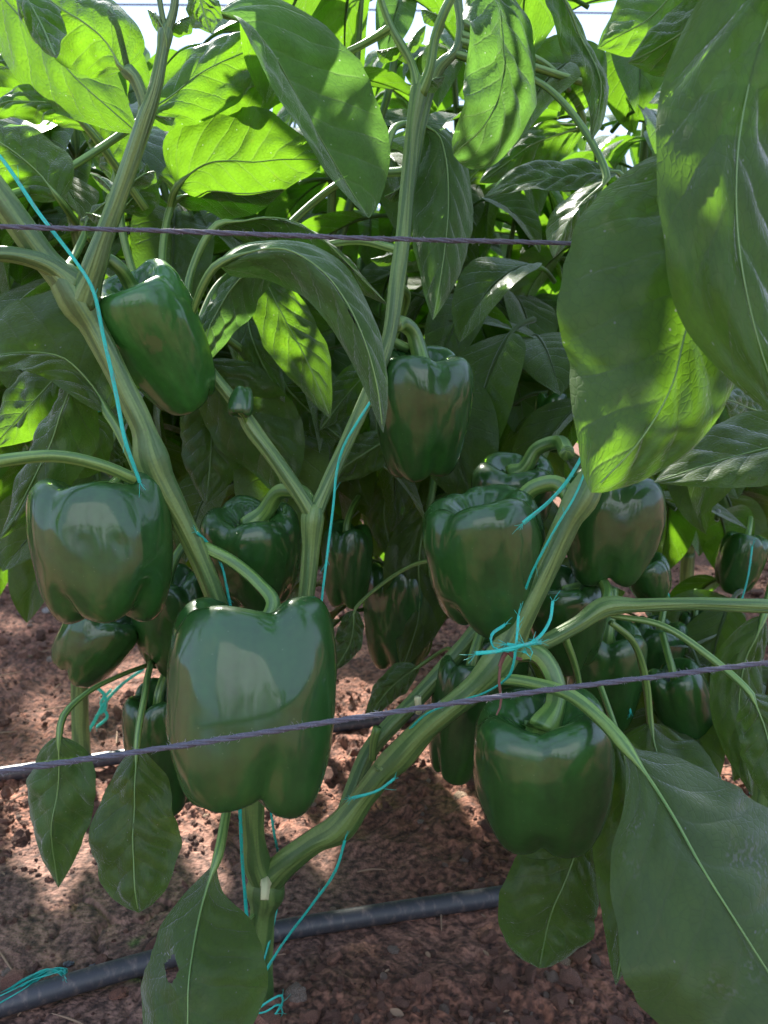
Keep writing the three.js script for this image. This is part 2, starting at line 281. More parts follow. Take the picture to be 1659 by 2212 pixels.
// ---------------------------------------------------------------- ground
const mudMask = (x, z) => { const a = G(240, 2020); return sm(0.28, 0.12, Math.hypot((x - a.x) * 0.8, (z - a.z) * 1.35) + 0.08 * noise(x * 9, z * 9, 3)); };
function groundH(x, z) {
  const far = Math.hypot(x, z + 0.9), det = sm(6, 2, far);
  let h = 0.012 * fbm(x * 2.2, z * 2.2, 1, 3) * Math.min(1, 3 / (far + 0.5));
  if (det <= 0) return h;
  const mud = mudMask(x, z), [a, b] = worley(x * 22 + 0.6 * noise(x * 15, z * 15), z * 22 + 0.6 * noise(x * 15, z * 15, 4)), [c, e, id] = worley(x * 52, z * 52);
  const rough = 0.016 * fbm(x * 14, z * 14, 5, 4) + 0.011 * Math.max(0, 0.55 - a) + 0.011 * Math.max(0, 0.5 - c) * (id > 0.45 ? 1 : 0.2) + 0.006 * fbm(x * 90, z * 90, 2, 2);
  const [p, q] = worley(x * 15 + 0.5 * noise(x * 20, z * 20, 8), z * 15 + 0.5 * noise(x * 20, z * 20, 9));
  const crack = -0.006 * Math.exp(-(((q - p) / 0.05) ** 2)) * sm(-0.15, 0.15, noise(x * 6, z * 6, 12));
  h += det * lerp(rough, 0.003 * fbm(x * 20, z * 20, 6, 4) + crack, mud);
  return h;
}
{
  const axis = (lo, hi, step, grow, end) => { const a = []; for (let v = lo; v <= hi; v += step(v)) a.push(v); let s = step(hi), v = a.at(-1); while (v < end) { s *= grow; v += s; a.push(v); } return a; };
  const half = axis(0, 0.62, () => 0.0034, 1.16, 70), xs = [...half.slice(1).reverse().map((v) => -v), ...half];
  const far = axis(0.4, 1.5, (v) => 0.0026 + 0.004 * Math.max(0, v - 0.6), 1.14, 70).map((v) => -v), near = axis(-0.39, -0.38, () => 0.02, 1.3, 12).slice(1);
  const zs = [...near.reverse(), ...far], pos = [], uv = [], col = [], idx = [], W = xs.length;
  for (const z of zs) for (const x of xs) {
    pos.push(x, groundH(x, z), z); uv.push(x / 0.35, z / 0.35);
    const mud = mudMask(x, z), n = fbm(x * 7, z * 7, 20, 4), m = fbm(x * 60, z * 60, 21, 3), [c, , id] = worley(x * 52, z * 52);
    let k = 1 + 0.6 * n + 0.7 * m, R = 0.235 * k, Gc = 0.103 * k, B = 0.066 * k;
    if (id > 0.8 && c < 0.35) { R *= 1.25; Gc *= 1.2; B *= 1.15; }
    R = lerp(R, 0.23 * (1 + 0.6 * m), mud * 0.7); Gc = lerp(Gc, 0.135 * (1 + 0.6 * m), mud * 0.7); B = lerp(B, 0.105 * (1 + 0.6 * m), mud * 0.7);
    const mossy = sm(0.24, 0.34, fbm(x * 8 + 4, z * 8, 33, 3)) * sm(-0.05, 0.15, m) * mud; // green moss crumbs on the damp mud
    col.push(lerp(R, 0.09, mossy), lerp(Gc, 0.16, mossy), lerp(B, 0.03, mossy));
  }
  for (let i = 0; i < zs.length - 1; i++) for (let j = 0; j < W - 1; j++) { const a = i * W + j; idx.push(a, a + 1, a + W, a + 1, a + W + 1, a + W); }
  const grain = tex(1024, 1024, (u, v) => { const k = 0.82 + 0.5 * tileN(u, v, 9, 9, 2) + 0.45 * fbm(u * 120, v * 120, 3, 3); return [k, k * 0.99, k * 0.98]; });
  const gb = tex(1024, 1024, (u, v) => { const [a] = worley(u * 110, v * 110), h = 0.5 + 0.55 * fbm(u * 90, v * 90, 6, 4) + 0.25 * (0.5 - a); return [h, h, h]; }, false);
  const g = finish(pos, uv, idx, col);
  if (g.attributes.normal.getY(5000) < 0) { const I = g.index.array; for (let i = 0; i < I.length; i += 3) { const t = I[i]; I[i] = I[i + 1]; I[i + 1] = t; } g.computeVertexNormals(); }
  const m = solo('ground', g, new THREE.MeshStandardMaterial({ map: grain, vertexColors: true, bumpMap: gb, bumpScale: 0.003, roughness: 0.95 }), { kind: 'structure', label: 'reddish brown bare soil with crumbs and dry cracks under the plants', category: 'ground' });
}
function rockGeo(seed, detail = 2, rough = 0.35, flatY = 0.7) {
  const g = new THREE.IcosahedronGeometry(1, detail), p = g.attributes.position;
  for (let i = 0; i < p.count; i++) { const v = V(p.getX(i), p.getY(i), p.getZ(i)), k = 1 + rough * noise(v.x * 1.3 + seed, v.y * 1.3, v.z * 1.3) + rough * 0.4 * noise(v.x * 3.4, v.y * 3.4 + seed, v.z * 3.4); v.multiplyScalar(k); p.setXYZ(i, v.x, v.y * flatY, v.z); }
  const u = []; for (let i = 0; i < p.count; i++) u.push(p.getX(i), p.getZ(i)); g.setAttribute('uv', new THREE.Float32BufferAttribute(u, 2));
  g.computeVertexNormals(); return g;
}
const clodTex = tex(256, 256, (u, v) => { const k = 0.85 + 0.5 * fbm(u * 16, v * 16, 3, 4); return [k, k, k]; });
const CLOD = new THREE.MeshStandardMaterial({ map: clodTex, bumpMap: clodTex, bumpScale: 0.002, roughness: 0.97 });
{
  const kinds = [['soil_clods', 3200, 0.003, 0.0105, [0.25, 0.112, 0.074], 0.5, 'loose reddish soil clods scattered over the bed'], ['soil_crumbs', 26000, 0.0009, 0.0032, [0.27, 0.128, 0.085], 0.5, 'fine soil crumbs scattered over the bed'], ['gravel', 1500, 0.0015, 0.006, [0.33, 0.22, 0.165], 0.3, 'small pale gravel bits lying on the soil']];
  kinds.forEach(([name, n, s0, s1, c, rough, label], q) => {
    const r = rng(91 + q), im = new THREE.InstancedMesh(rockGeo(q * 9 + 2, 1, rough), CLOD, n), M = new THREE.Matrix4(), E = new THREE.Euler(), Q = new THREE.Quaternion();
    for (let i = 0; i < n;) {
      const z = -0.42 - 2.2 * r() ** 1.9, x = (r() - 0.5) * 2 * (0.25 - z * 0.62); if (r() < mudMask(x, z) * 0.8) continue;
      if (noise(x * 6, z * 6, 41) + 0.35 < r() * 0.9) continue;
      const s = lerp(s0, s1, r() ** 2.4) * (1 + 0.25 * Math.max(0, -z - 1)); Q.setFromEuler(E.set(r() * 6, r() * 6, r() * 6));
      M.compose(V(x, groundH(x, z) + s * 0.2, z), Q, V(s * (0.8 + r() * 0.5), s * (0.6 + r() * 0.5), s)); im.setMatrixAt(i, M);
      const k = 0.6 + 0.8 * r(), w = r() * 0.12; im.setColorAt(i, lin(c[0] * k + w * 0.3, c[1] * k + w * 0.25, c[2] * k + w * 0.22)); i++;
    }
    im.name = name; im.userData = { kind: 'stuff', label, category: 'soil' }; shade(im); scene.add(im);
  });
}
const stoneTex = tex(256, 256, (u, v) => { const k = 0.8 + 0.6 * fbm(u * 9, v * 9, 7, 4), s = sm(0.1, 0.4, fbm(u * 5, v * 5, 2)); return [k, k * lerp(1, 0.86, s), k * lerp(1, 0.72, s)]; });
const stoneMats = [[0.40, 0.33, 0.30], [0.42, 0.29, 0.19], [0.30, 0.22, 0.18], [0.34, 0.36, 0.40]].map((c) => new THREE.MeshStandardMaterial({ map: stoneTex, bumpMap: stoneTex, bumpScale: 0.001, color: lin(...c), roughness: 0.9 }));
[[30, 1210, 34, 0, 'grey rounded stone on the soil at the frame edge, below the hanging grey leaf'], [105, 1320, 26, 0, 'pale flat stone on soil beside the tilted low pepper'], [90, 1185, 22, 1, 'ochre crumbly stone above the grey rounded stone'],
  [115, 1430, 28, 2, 'reddish flat stone fragment on soil below the forked branch'], [995, 1722, 30, 1, 'yellowish stone lying beside the lower lobed pepper'], [910, 1775, 15, 2, 'small brown stone above the black pipe, midway along the soil'],
  [1005, 1860, 16, 2, 'small reddish stone near the black pipe and the dark leaf'], [850, 2060, 22, 2, 'brown stone in the shade just under the near black pipe'], [640, 2155, 42, 2, 'large brown stone leaning on the soil beside the stem base'],
  [1215, 2085, 28, 1, 'ochre stone under the tip of the dark drooping leaf'], [720, 1965, 13, 1, 'small ochre stone between the strings and the near pipe'], [660, 1730, 17, 1, 'tan stone directly below the largest pepper'],
  [735, 1740, 13, 0, 'pale pebble on dark soil beside the second stem'], [445, 1762, 12, 1, 'tan pebble below the shaded pepper'], [1090, 1745, 14, 2, 'small brown stone between the yellowish stone and the lower pepper'], [15, 2100, 20, 2, 'brown stone by the frayed twine tangle'],
].forEach(([x, y, w, m, label], i) => { const g = G(x, y), s = (w / 2) * KPX * g.distanceTo(EYE); const geo = rockGeo(i * 5.3 + 1, 3, 0.38, 0.62).scale(s, s * 0.8, s); const o = solo('stone', geo, stoneMats[m], { label, category: 'stone', group: 'stones lying on the soil' }); o.position.set(g.x, groundH(g.x, g.z) + s * 0.12, g.z); o.rotation.y = i * 1.7; });
[[215, 2088, 34, 'crumbled grey ash lump on the cracked mud'], [148, 2080, 18, 'smaller grey ash lump on the cracked mud']].forEach(([x, y, w, label], q) => { // porous grey lumps
  const g = G(x, y), s = (w / 2) * KPX * g.distanceTo(EYE), r = rng(3 + q), parts = [];
  for (let i = 0; i < 16; i++) parts.push(rockGeo(i * 3 + q, 1, 0.6, 0.8).scale(s * 0.32, s * 0.32, s * 0.32).translate((r() - 0.5) * 1.8 * s, r() * 0.5 * s, (r() - 0.5) * 1.1 * s));
  const o = solo('ash_lump', mergeGeometries(parts), stoneMats[3], { label, category: 'ash', group: 'grey lumps on the mud' }); o.position.set(g.x, groundH(g.x, g.z), g.z);
});
{ // straw and dead stalk bits lying about
  const STRAW = new THREE.MeshStandardMaterial({ color: lin(0.26, 0.165, 0.105), roughness: 0.9, side: THREE.DoubleSide }), r = rng(17), parts = [];
  for (let i = 0; i < 90; i++) { const z = -0.45 - 1.3 * r() ** 1.5, x = (r() - 0.5) * 1.7 * (0.3 - z * 0.5), a = r() * 6.28, L = 0.006 + 0.022 * r() ** 2, y = groundH(x, z) + 0.003, dx = Math.cos(a) * L, dz = Math.sin(a) * L; parts.push(tube([V(x - dx, y, z - dz), V(x, y + 0.002 * r(), z + 0.003 * (r() - 0.5)), V(x + dx, y + 0.001, z + dz)], [0.0007, 0.0009, 0.0005], { sides: 5, seg: 5 })); }
  for (let i = 0; i < 70; i++) { const z = -0.48 - 1.2 * r() ** 1.4, x = (r() - 0.5) * 1.7 * (0.3 - z * 0.5), L = 0.002 + 0.004 * r() ** 2, g = new THREE.PlaneGeometry(L * 2, L, 5, 3), p = g.attributes.position; for (let k = 0; k < p.count; k++) { const u = p.getX(k) / L, v = p.getY(k) / L; p.setXYZ(k, p.getX(k), p.getY(k) * (1 - 0.75 * u * u), 0.35 * L * (v * v * 2 + 0.5 * noise(u * 2 + i, v * 2))); } g.rotateX(-1.57 + (r() - 0.5)).rotateY(r() * 6.28).translate(x, groundH(x, z) + 0.003, z); g.computeVertexNormals(); parts.push(g); }
  solo('straw_litter', mergeGeometries(parts), STRAW, { kind: 'stuff', label: 'dry straw and stalk bits strewn over the soil', category: 'litter' });
}

// ---------------------------------------------------------------- pipes
function pipe(label, picks, extend = 0.9) {
  const pts = picks.map(([x, y]) => { const g = G(x, y); return V(g.x, groundH(g.x, g.z) * 0.3 + 0.0095, g.z); });
  const dir = (a, b) => a.clone().sub(b).normalize(), e0 = pts[0].clone().addScaledVector(dir(pts[0], pts[1]), extend), e1 = pts.at(-1).clone().addScaledVector(dir(pts.at(-1), pts.at(-2)), extend);
  const all = [e0, ...pts, e1];
  return solo('drip_pipe', tube(all, all.map(() => 0.0085), { sides: 24, seg: 70, vlen: 0.08 }), PIPE, { label, category: 'pipe', group: 'black drip irrigation pipes' });
}
pipe('black plastic drip pipe nearest the camera, passing behind the stem base', [[0, 2195], [300, 2105], [565, 2040], [800, 2000], [1085, 1958]], 0.6);
pipe('black plastic drip pipe along the second row, behind the largest pepper', [[0, 1690], [340, 1640], [760, 1580], [1130, 1530], [1540, 1472]], 0.9);
pipe('thin dark drip pipe far back on the soil at left', [[-900, 985], [0, 965], [230, 958], [700, 990], [1300, 1000], [2300, 985]], 2);

// ---------------------------------------------------------------- ropes
function rope(label, list, w, name = 'support_rope', fuzzN = 900) {
  const pts = list.map((p) => P(...p)), c = new THREE.CatmullRomCurve3(pts, false, 'centripetal'), L = c.getLength(), r = w / 2 * KPX * list[1][2];
  const n = Math.min(420, Math.ceil(L / 0.0016)), parts = [], o = thing(name, label, 'rope', pts[0], 'dark twisted support ropes');
  for (let k = 0; k < 3; k++) {
    const sp = [];
    for (let i = 0; i <= n; i++) { const t = i / n, p = c.getPointAt(t), T = c.getTangentAt(t), A = V(0, 1, 0).cross(T).normalize(), B = T.clone().cross(A), a = (t * L) / 0.034 * Math.PI * 2 + (k / 3) * Math.PI * 2, q = 0.46 * r * (1 + 0.5 * noise(t * L * 90, k * 3.1)); sp.push(p.addScaledVector(A, Math.cos(a) * q).addScaledVector(B, Math.sin(a) * q)); }
    parts.push(tube(sp, sp.map(() => r * 0.58), { sides: 9, seg: n, vlen: 0.02, wob: 0.5, seed: k * 4 }));
  }
  mesh('strands', shifted(mergeGeometries(parts), pts[0]), ROPE, o);
  const R = rng(w * 7 + n), hair = [];
  for (let i = 0; i < fuzzN; i++) { const t = R(), p = c.getPointAt(t), T = c.getTangentAt(t), A = V(0, 1, 0).cross(T).normalize(), B = T.clone().cross(A), a = R() * 6.28, d = A.multiplyScalar(Math.cos(a)).addScaledVector(B, Math.sin(a)), l = r * (0.3 + 1.1 * R() ** 3), s = p.clone().addScaledVector(d, r * 0.85), e = s.clone().addScaledVector(d, l).addScaledVector(T, (R() - 0.5) * 2.5 * l); hair.push(tube([s, s.clone().lerp(e, 0.5).addScaledVector(T, l * 0.2), e], [0.00009, 0.00007, 0.00004], { sides: 3, seg: 2 })); }
  if (hair.length) { const f = mesh('fuzz', shifted(mergeGeometries(hair), pts[0]), FUZZ, o); f.userData.kind = 'stuff'; }
  return o;
}
rope('dark twisted rope stretched across the upper half, behind the big round leaf', [[-160, 483, 0.44], [0, 489, 0.445], [400, 500, 0.455], [800, 515, 0.465], [1235, 526, 0.48], [1700, 545, 0.5]], 11);
rope('dark twisted rope stretched across the largest pepper', [[-160, 1692, 0.415], [0, 1666, 0.42], [380, 1612, 0.43], [720, 1558, 0.44], [1070, 1506, 0.45], [1659, 1431, 0.465], [1800, 1412, 0.47]], 13);
rope('thin dark rope behind the backlit leaves, high on the second row', [[-300, 352, 0.9], [0, 362, 0.92], [400, 373, 0.95], [700, 391, 0.98], [1300, 415, 1.05], [1900, 440, 1.1]], 7, 'support_rope', 0);
[[[-900, 110, 3.2], [300, 130, 3.3], [460, 135, 3.3], [1800, 160, 3.6]], [[-900, 225, 4], [940, 214, 4.2], [1050, 216, 4.2], [2400, 240, 4.6]], [[-900, 10, 2.6], [500, 12, 2.6], [740, 20, 2.6], [2400, 40, 2.8]]].forEach((w, i) => {
  const pts = w.map((p) => P(...p)); solo('greenhouse_wire', tube(pts, pts.map(() => 0.003), { sides: 6, seg: 24 }), ROPE, { label: ['thin wire against the white sky behind the upright stem tip', 'thin wire crossing the white gap behind the tall middle stem', 'topmost thin wire near the upper frame edge'][i], category: 'wire', group: 'thin wires over the far rows' });
});

// ---------------------------------------------------------------- plants by hand
const PL = 'pepper plants in rows';
const base1 = G(562, 2155), plantA = thing('pepper_plant', 'pepper plant with forked ribbed stem tied in teal twine, rooted at the near pipe', 'plant', base1, PL);
const stemPts = [];
const note = (plant, pts) => { const c = new THREE.CatmullRomCurve3(pts, false, 'centripetal'); for (let i = 0; i <= 40; i++) stemPts.push([plant, c.getPointAt(i / 40)]); };
const stem = (plant, name, list, o) => (note(plant, list.map((p) => P(p[0], p[1], p[2]))), mesh(name, shifted(stemTube(list, o), plant.position), o?.mat ?? STEM, plant));
stem(plantA, 'stem', [[565, 2190, 0.662, 60], [563, 2120, 0.65, 54], [560, 2050, 0.64, 60], [568, 1970, 0.63, 52], [575, 1915, 0.62, 84], [570, 1880, 0.617, 60]]);
stem(plantA, 'branch', [[585, 1925, 0.62, 62], [555, 1860, 0.61, 60], [547, 1800, 0.6, 48], [545, 1740, 0.592, 50], [535, 1600, 0.575, 46], [500, 1400, 0.555, 42], [460, 1275, 0.54, 41], [400, 1135, 0.525, 45], [352, 1045, 0.515, 60], [328, 990, 0.51, 74], [308, 920, 0.505, 50], [262, 825, 0.5, 48], [205, 712, 0.495, 52], [170, 650, 0.49, 80], [146, 608, 0.488, 74], [120, 580, 0.486, 50]]);
stem(plantA, 'branch', [[150, 615, 0.488, 66], [95, 555, 0.483, 56], [40, 480, 0.475, 58], [0, 425, 0.47, 60], [-70, 330, 0.462, 55], [-130, 230, 0.46, 45]]);
stem(plantA, 'branch', [[165, 620, 0.488, 60], [110, 575, 0.48, 40], [40, 552, 0.472, 34], [-20, 548, 0.465, 32], [-120, 560, 0.46, 28]]);
stem(plantA, 'branch', [[176, 655, 0.49, 74], [200, 590, 0.484, 52], [230, 500, 0.478, 40], [275, 375, 0.47, 36], [315, 255, 0.462, 36], [336, 190, 0.458, 29], [352, 110, 0.455, 25], [358, 70, 0.454, 33], [360, 52, 0.453, 16]]);
stem(plantA, 'twig', [[358, 72, 0.454, 20], [350, 30, 0.452, 12], [340, -30, 0.45, 12]]);
stem(plantA, 'twig', [[360, 72, 0.454, 22], [376, 20, 0.452, 18], [380, -40, 0.45, 16]]);
stem(plantA, 'twig', [[318, 245, 0.463, 28], [305, 200, 0.46, 26], [288, 165, 0.458, 28], [272, 152, 0.457, 34], [262, 150, 0.457, 12]]);
stem(plantA, 'twig', [[276, 150, 0.458, 14], [262, 90, 0.456, 13], [248, 40, 0.455, 12], [238, 25, 0.455, 15]]);
stem(plantA, 'branch', [[540, 1660, 0.585, 36], [590, 1530, 0.575, 34], [640, 1390, 0.565, 34], [662, 1290, 0.56, 35], [671, 1190, 0.556, 37], [677, 1115, 0.552, 48], [682, 1090, 0.552, 28]]);
stem(plantA, 'branch', [[680, 1120, 0.552, 36], [655, 1080, 0.55, 32], [600, 1000, 0.55, 31], [545, 925, 0.55, 33], [520, 885, 0.55, 26], [450, 795, 0.555, 24], [415, 735, 0.57, 22]]);
stem(plantA, 'branch', [[676, 1120, 0.552, 38], [702, 1060, 0.555, 31], [740, 975, 0.56, 29], [790, 865, 0.566, 30], [838, 740, 0.572, 30], [856, 620, 0.576, 34], [870, 520, 0.578, 33], [880, 400, 0.578, 30], [892, 280, 0.576, 29], [906, 195, 0.574, 38], [908, 165, 0.573, 16]]);
stem(plantA, 'twig', [[905, 200, 0.574, 26], [890, 140, 0.572, 17], [868, 100, 0.57, 19], [845, 60, 0.568, 15], [820, -10, 0.565, 14], [810, -60, 0.565, 18]], { mat: PETIOLE });
stem(plantA, 'twig', [[908, 205, 0.573, 28], [928, 150, 0.568, 21], [938, 90, 0.565, 20], [958, 30, 0.56, 20], [990, -30, 0.558, 18]], { mat: PETIOLE });
stem(plantA, 'branch', [[876, 470, 0.582, 16], [892, 380, 0.592, 20], [926, 205, 0.6, 22], [950, 145, 0.598, 27], [985, 110, 0.596, 20], [994, 60, 0.595, 16], [985, -20, 0.594, 20]]);
stem(plantA, 'branch', [[575, 1905, 0.62, 70], [620, 1860, 0.608, 56], [680, 1815, 0.596, 52], [735, 1785, 0.588, 62], [790, 1715, 0.578, 50], [832, 1662, 0.57, 54], [855, 1638, 0.567, 62], [930, 1562, 0.557, 52], [1025, 1485, 0.547, 54], [1075, 1430, 0.542, 70], [1100, 1390, 0.54, 64], [1125, 1340, 0.536, 50], [1180, 1225, 0.53, 50], [1225, 1125, 0.526, 56], [1252, 1080, 0.525, 70], [1285, 1020, 0.53, 54], [1340, 920, 0.55, 44], [1390, 780, 0.57, 40]]);
stem(plantA, 'branch', [[735, 1790, 0.592, 40], [765, 1700, 0.603, 36], [800, 1620, 0.612, 36], [905, 1505, 0.622, 36], [1030, 1362, 0.635, 36], [1080, 1290, 0.645, 32]]);
stem(plantA, 'branch', [[1095, 1415, 0.545, 34], [1170, 1390, 0.55, 32], [1245, 1350, 0.556, 33], [1305, 1312, 0.56, 42], [1380, 1308, 0.56, 29], [1500, 1305, 0.555, 28], [1659, 1310, 0.548, 29], [1760, 1318, 0.545, 28]]);
stem(plantA, 'cut_stub', [[805, 1640, 0.6, 16], [808, 1600, 0.595, 18], [815, 1572, 0.592, 20]], { mat: PETIOLE });
stem(plantA, 'cut_stub', [[830, 1668, 0.57, 34], [822, 1650, 0.565, 30]], { mat: STEM });
stem(plantA, 'cut_stub', [[575, 1900, 0.61, 30], [573, 1918, 0.598, 20], [571, 1944, 0.594, 17]], { mat: NODE });
stem(plantA, 'cut_stub', [[905, 1540, 0.58, 14], [903, 1520, 0.577, 14], [902, 1505, 0.576, 16]], { mat: NODE });
mesh('dried_flower', shifted(mergeGeometries([[[1098, 1405], [1085, 1425], [1078, 1470], [1082, 1520], [1072, 1545]], [[1098, 1405], [1112, 1420], [1128, 1424]], [[1100, 1402], [1090, 1412], [1078, 1440]]].map((l) => tube(l.map(([x, y], i) => P(x, y, 0.505 + 0.003 * (i % 2))), l.map((_, i) => 0.0018 - 0.0003 * i), { sides: 5, flat: 0.4, wob: 0.8 }))), plantA.position), WILT, plantA);

const rowZ = (x) => -0.635 - 0.31 * x;
const plantL = thing('pepper_plant', 'pepper plant at the left frame edge, its pale leaves reaching in high', 'plant', V(-0.46, 0, -0.5), PL);
const plantR = thing('pepper_plant', 'pepper plant behind the big round leaf at the right edge', 'plant', V(0.36, 0, -0.75), PL);
const stemW = (plant, name, pts, rad, o = {}) => (note(plant, pts), mesh(name, shifted(tube(pts, rad, { rib: 0.05, sides: 14, wob: 0.07, ...o }), plant.position), STEM, plant));
stemW(plantL, 'stem', [V(-0.46, -0.02, -0.5), V(-0.45, 0.2, -0.5), V(-0.43, 0.45, -0.49), V(-0.38, 0.7, -0.5), V(-0.33, 0.9, -0.5)], [0.01, 0.009, 0.008, 0.007, 0.004]);
stemW(plantR, 'stem', [V(0.36, -0.02, -0.75), V(0.36, 0.2, -0.73), V(0.345, 0.33, -0.7)], [0.0095, 0.0088, 0.009]);
stemW(plantR, 'branch', [V(0.345, 0.32, -0.7), V(0.33, 0.5, -0.64), V(0.3, 0.75, -0.6), V(0.27, 0.95, -0.58)], [0.008, 0.007, 0.006, 0.004]);
stemW(plantR, 'branch', [V(0.345, 0.32, -0.7), V(0.4, 0.5, -0.58), V(0.4, 0.7, -0.48), V(0.37, 0.9, -0.42)], [0.008, 0.007, 0.006, 0.004]);

// leaves of the near plants: travel from base to tip
const A = plantA, B = plantR, C = plantL;
leaf(C, 'three', [[-60, -80, 0.55], [60, 55, 0.545], [180, 185, 0.535], [300, 290, 0.53]], 115, 90, { zl: -0.01, zr: 0.02 });
leaf(A, 'three', [[262, 152, 0.455], [225, 85, 0.45], [140, 25, 0.445], [20, -70, 0.44]], 85, 95, { zl: 0.02, zr: 0.015, pet: [[272, 155, 0.457, 16]], pw: 14 });
leaf(C, 'one', [[20, -60, 0.44], [75, 25, 0.435], [122, 126, 0.43]], 50, 40, { zl: 0.01, zr: 0.01 });
leaf(C, 'one', [[-110, 120, 0.6], [10, 145, 0.6], [110, 185, 0.61]], 45, 40);
leaf(C, 'three', [[190, 278, 0.56], [120, 222, 0.555], [40, 212, 0.55], [-60, 250, 0.55]], 38, 42, { pet: [[315, 450, 0.6, 18], [255, 365, 0.58, 18]], pw: 18 });
leaf(C, 'one', [[128, 430, 0.5], [80, 370, 0.495], [20, 320, 0.49], [-90, 260, 0.49]], 72, 80, { pet: [[215, 540, 0.56, 12], [165, 480, 0.53, 16]], pw: 16, zr: 0.02 });
leaf(A, 'three', [[248, 392, 0.58], [240, 330, 0.58], [205, 280, 0.58], [155, 232, 0.58]], 42, 55, { pet: [[232, 440, 0.59, 12]] });
leaf(A, 'three', [[262, 455, 0.6], [300, 410, 0.6], [318, 352, 0.6]], 40, 40);
leaf(A, 'three', [[180, 515, 0.52], [188, 472, 0.52], [238, 430, 0.52]], 24, 26, { quilt: 0.0006 });
leaf(A, 'three', [[300, 262, 0.56], [410, 175, 0.565], [520, 115, 0.57], [620, 70, 0.575]], 75, 78, { quilt: 0.003 });
leaf(A, 'three', [[640, 160, 0.585], [540, 185, 0.585], [420, 225, 0.585]], 55, 60, { quilt: 0.003 });
leaf(A, 'three', [[383, 402, 0.6], [435, 358, 0.598], [560, 345, 0.595], [700, 345, 0.6]], 112, 72, { pet: [[366, 470, 0.62, 14], [372, 430, 0.61, 16]], pw: 18, zl: -0.01, zr: 0.02, a: 0.55, b: 0.8 });
leaf(A, 'two', [[378, 432, 0.615], [430, 414, 0.61], [520, 420, 0.605], [618, 408, 0.6]], 18, 22, { zl: 0.05, zr: 0.03, quilt: 0.0008 });
leaf(A, 'under', [[470, 28, 0.5], [555, 70, 0.505], [630, 190, 0.525], [710, 330, 0.545], [797, 472, 0.56]], 185, 52, { zl: 0.03, zr: -0.035, a: 0.62, b: 0.75, wave: 0.006, pw: 16, quilt: 0.0022 });
leaf(A, 'one', [[420, -60, 0.44], [435, 10, 0.44], [456, 72, 0.44]], 40, 40);
leaf(A, 'under', [[1050, -90, 0.5], [1082, 30, 0.495], [1085, 170, 0.49], [1050, 270, 0.49], [978, 334, 0.495]], 88, 88, { quilt: 0.0042, wave: 0.009, zl: 0.025, zr: -0.01, a: 0.5, b: 0.6, pw: 16 });
leaf(A, 'under', [[895, 268, 0.6], [945, 290, 0.595], [968, 400, 0.588], [958, 560, 0.583], [935, 692, 0.58]], 66, 80, { pet: [[838, 320, 0.58, 14], [850, 280, 0.585, 16], [872, 268, 0.595, 16]], pw: 16, zl: 0.025, zr: 0.02 });
leaf(B, 'one', [[1180, -70, 0.47], [1255, 70, 0.47], [1300, 180, 0.47], [1278, 304, 0.475]], 50, 52, { zl: 0.03, zr: 0.0, quilt: 0.001 });
leaf(A, 'three', [[1310, 190, 0.66], [1220, 150, 0.66], [1110, 180, 0.66]], 90, 88);
leaf(B, 'three', [[1500, -70, 0.62], [1400, 40, 0.62], [1290, 105, 0.62]], 75, 85);
leaf(B, 'one', [[1640, -60, 0.45], [1490, 60, 0.45], [1355, 136, 0.455]], 62, 70, { zl: 0.02 });
leaf(B, 'one', [[1780, -220, 0.38], [1655, 60, 0.365], [1600, 350, 0.355], [1615, 640, 0.355], [1700, 920, 0.36]], 190, 160, { zl: 0.03, zr: 0.02, wave: 0.008, quilt: 0.0045, a: 0.6, b: 0.8, pw: 18 });
leaf(B, 'one', [[1650, 300, 0.43], [1570, 480, 0.415], [1505, 670, 0.4], [1450, 850, 0.395], [1360, 980, 0.395], [1276, 1064, 0.4]], 165, 285, { zl: 0.02, zr: 0.03, wave: 0.007, quilt: 0.004, a: 0.6, b: 0.75, pw: 17 });
leaf(B, 'one', [[1850, 930, 0.5], [1680, 962, 0.5], [1540, 1000, 0.5], [1412, 1042, 0.505]], 75, 85, { zl: -0.02, zr: 0.03 });
leaf(B, 'two', [[1560, 1000, 0.7], [1480, 1020, 0.7], [1390, 1000, 0.7]], 50, 45);
leaf(A, 'one', [[1335, 372, 0.6], [1240, 383, 0.6], [1130, 395, 0.6], [1045, 426, 0.605]], 42, 66, { zl: -0.015, zr: 0.02, quilt: 0.0024, pw: 12 });
leaf(A, 'one', [[1310, 390, 0.56], [1235, 465, 0.555], [1195, 558, 0.555]], 34, 42, { zr: 0.02, quilt: 0.0008 });
leaf(A, 'one', [[1260, 270, 0.68], [1150, 315, 0.68], [1035, 395, 0.68]], 55, 48);
leaf(A, 'three', [[1130, 260, 0.7], [1060, 340, 0.7], [1000, 400, 0.7]], 50, 50);
leaf(A, 'under', [[470, 572, 0.5], [540, 540, 0.495], [640, 545, 0.488], [740, 640, 0.48], [805, 790, 0.478], [828, 936, 0.482]], 58, 62, { zl: 0.03, zr: 0.02, wave: 0.004, pet: [[415, 680, 0.52, 14], [440, 615, 0.508, 18]], pw: 20, a: 0.5, b: 0.9 });
leaf(A, 'two', [[470, 486, 0.58], [590, 470, 0.575], [690, 515, 0.57], [840, 660, 0.575]], 24, 34, { zl: 0.04, zr: 0.04 });
leaf(A, 'two', [[556, 568, 0.6], [605, 670, 0.595], [668, 790, 0.59], [714, 905, 0.59]], 58, 66, { pw: 12 });
leaf(A, 'under', [[590, 562, 0.57], [510, 610, 0.565], [455, 700, 0.56], [435, 800, 0.56]], 52, 38, { zl: 0.02 });
leaf(A, 'three', [[560, 560, 0.66], [535, 680, 0.655], [560, 770, 0.65], [615, 870, 0.65]], 60, 62);
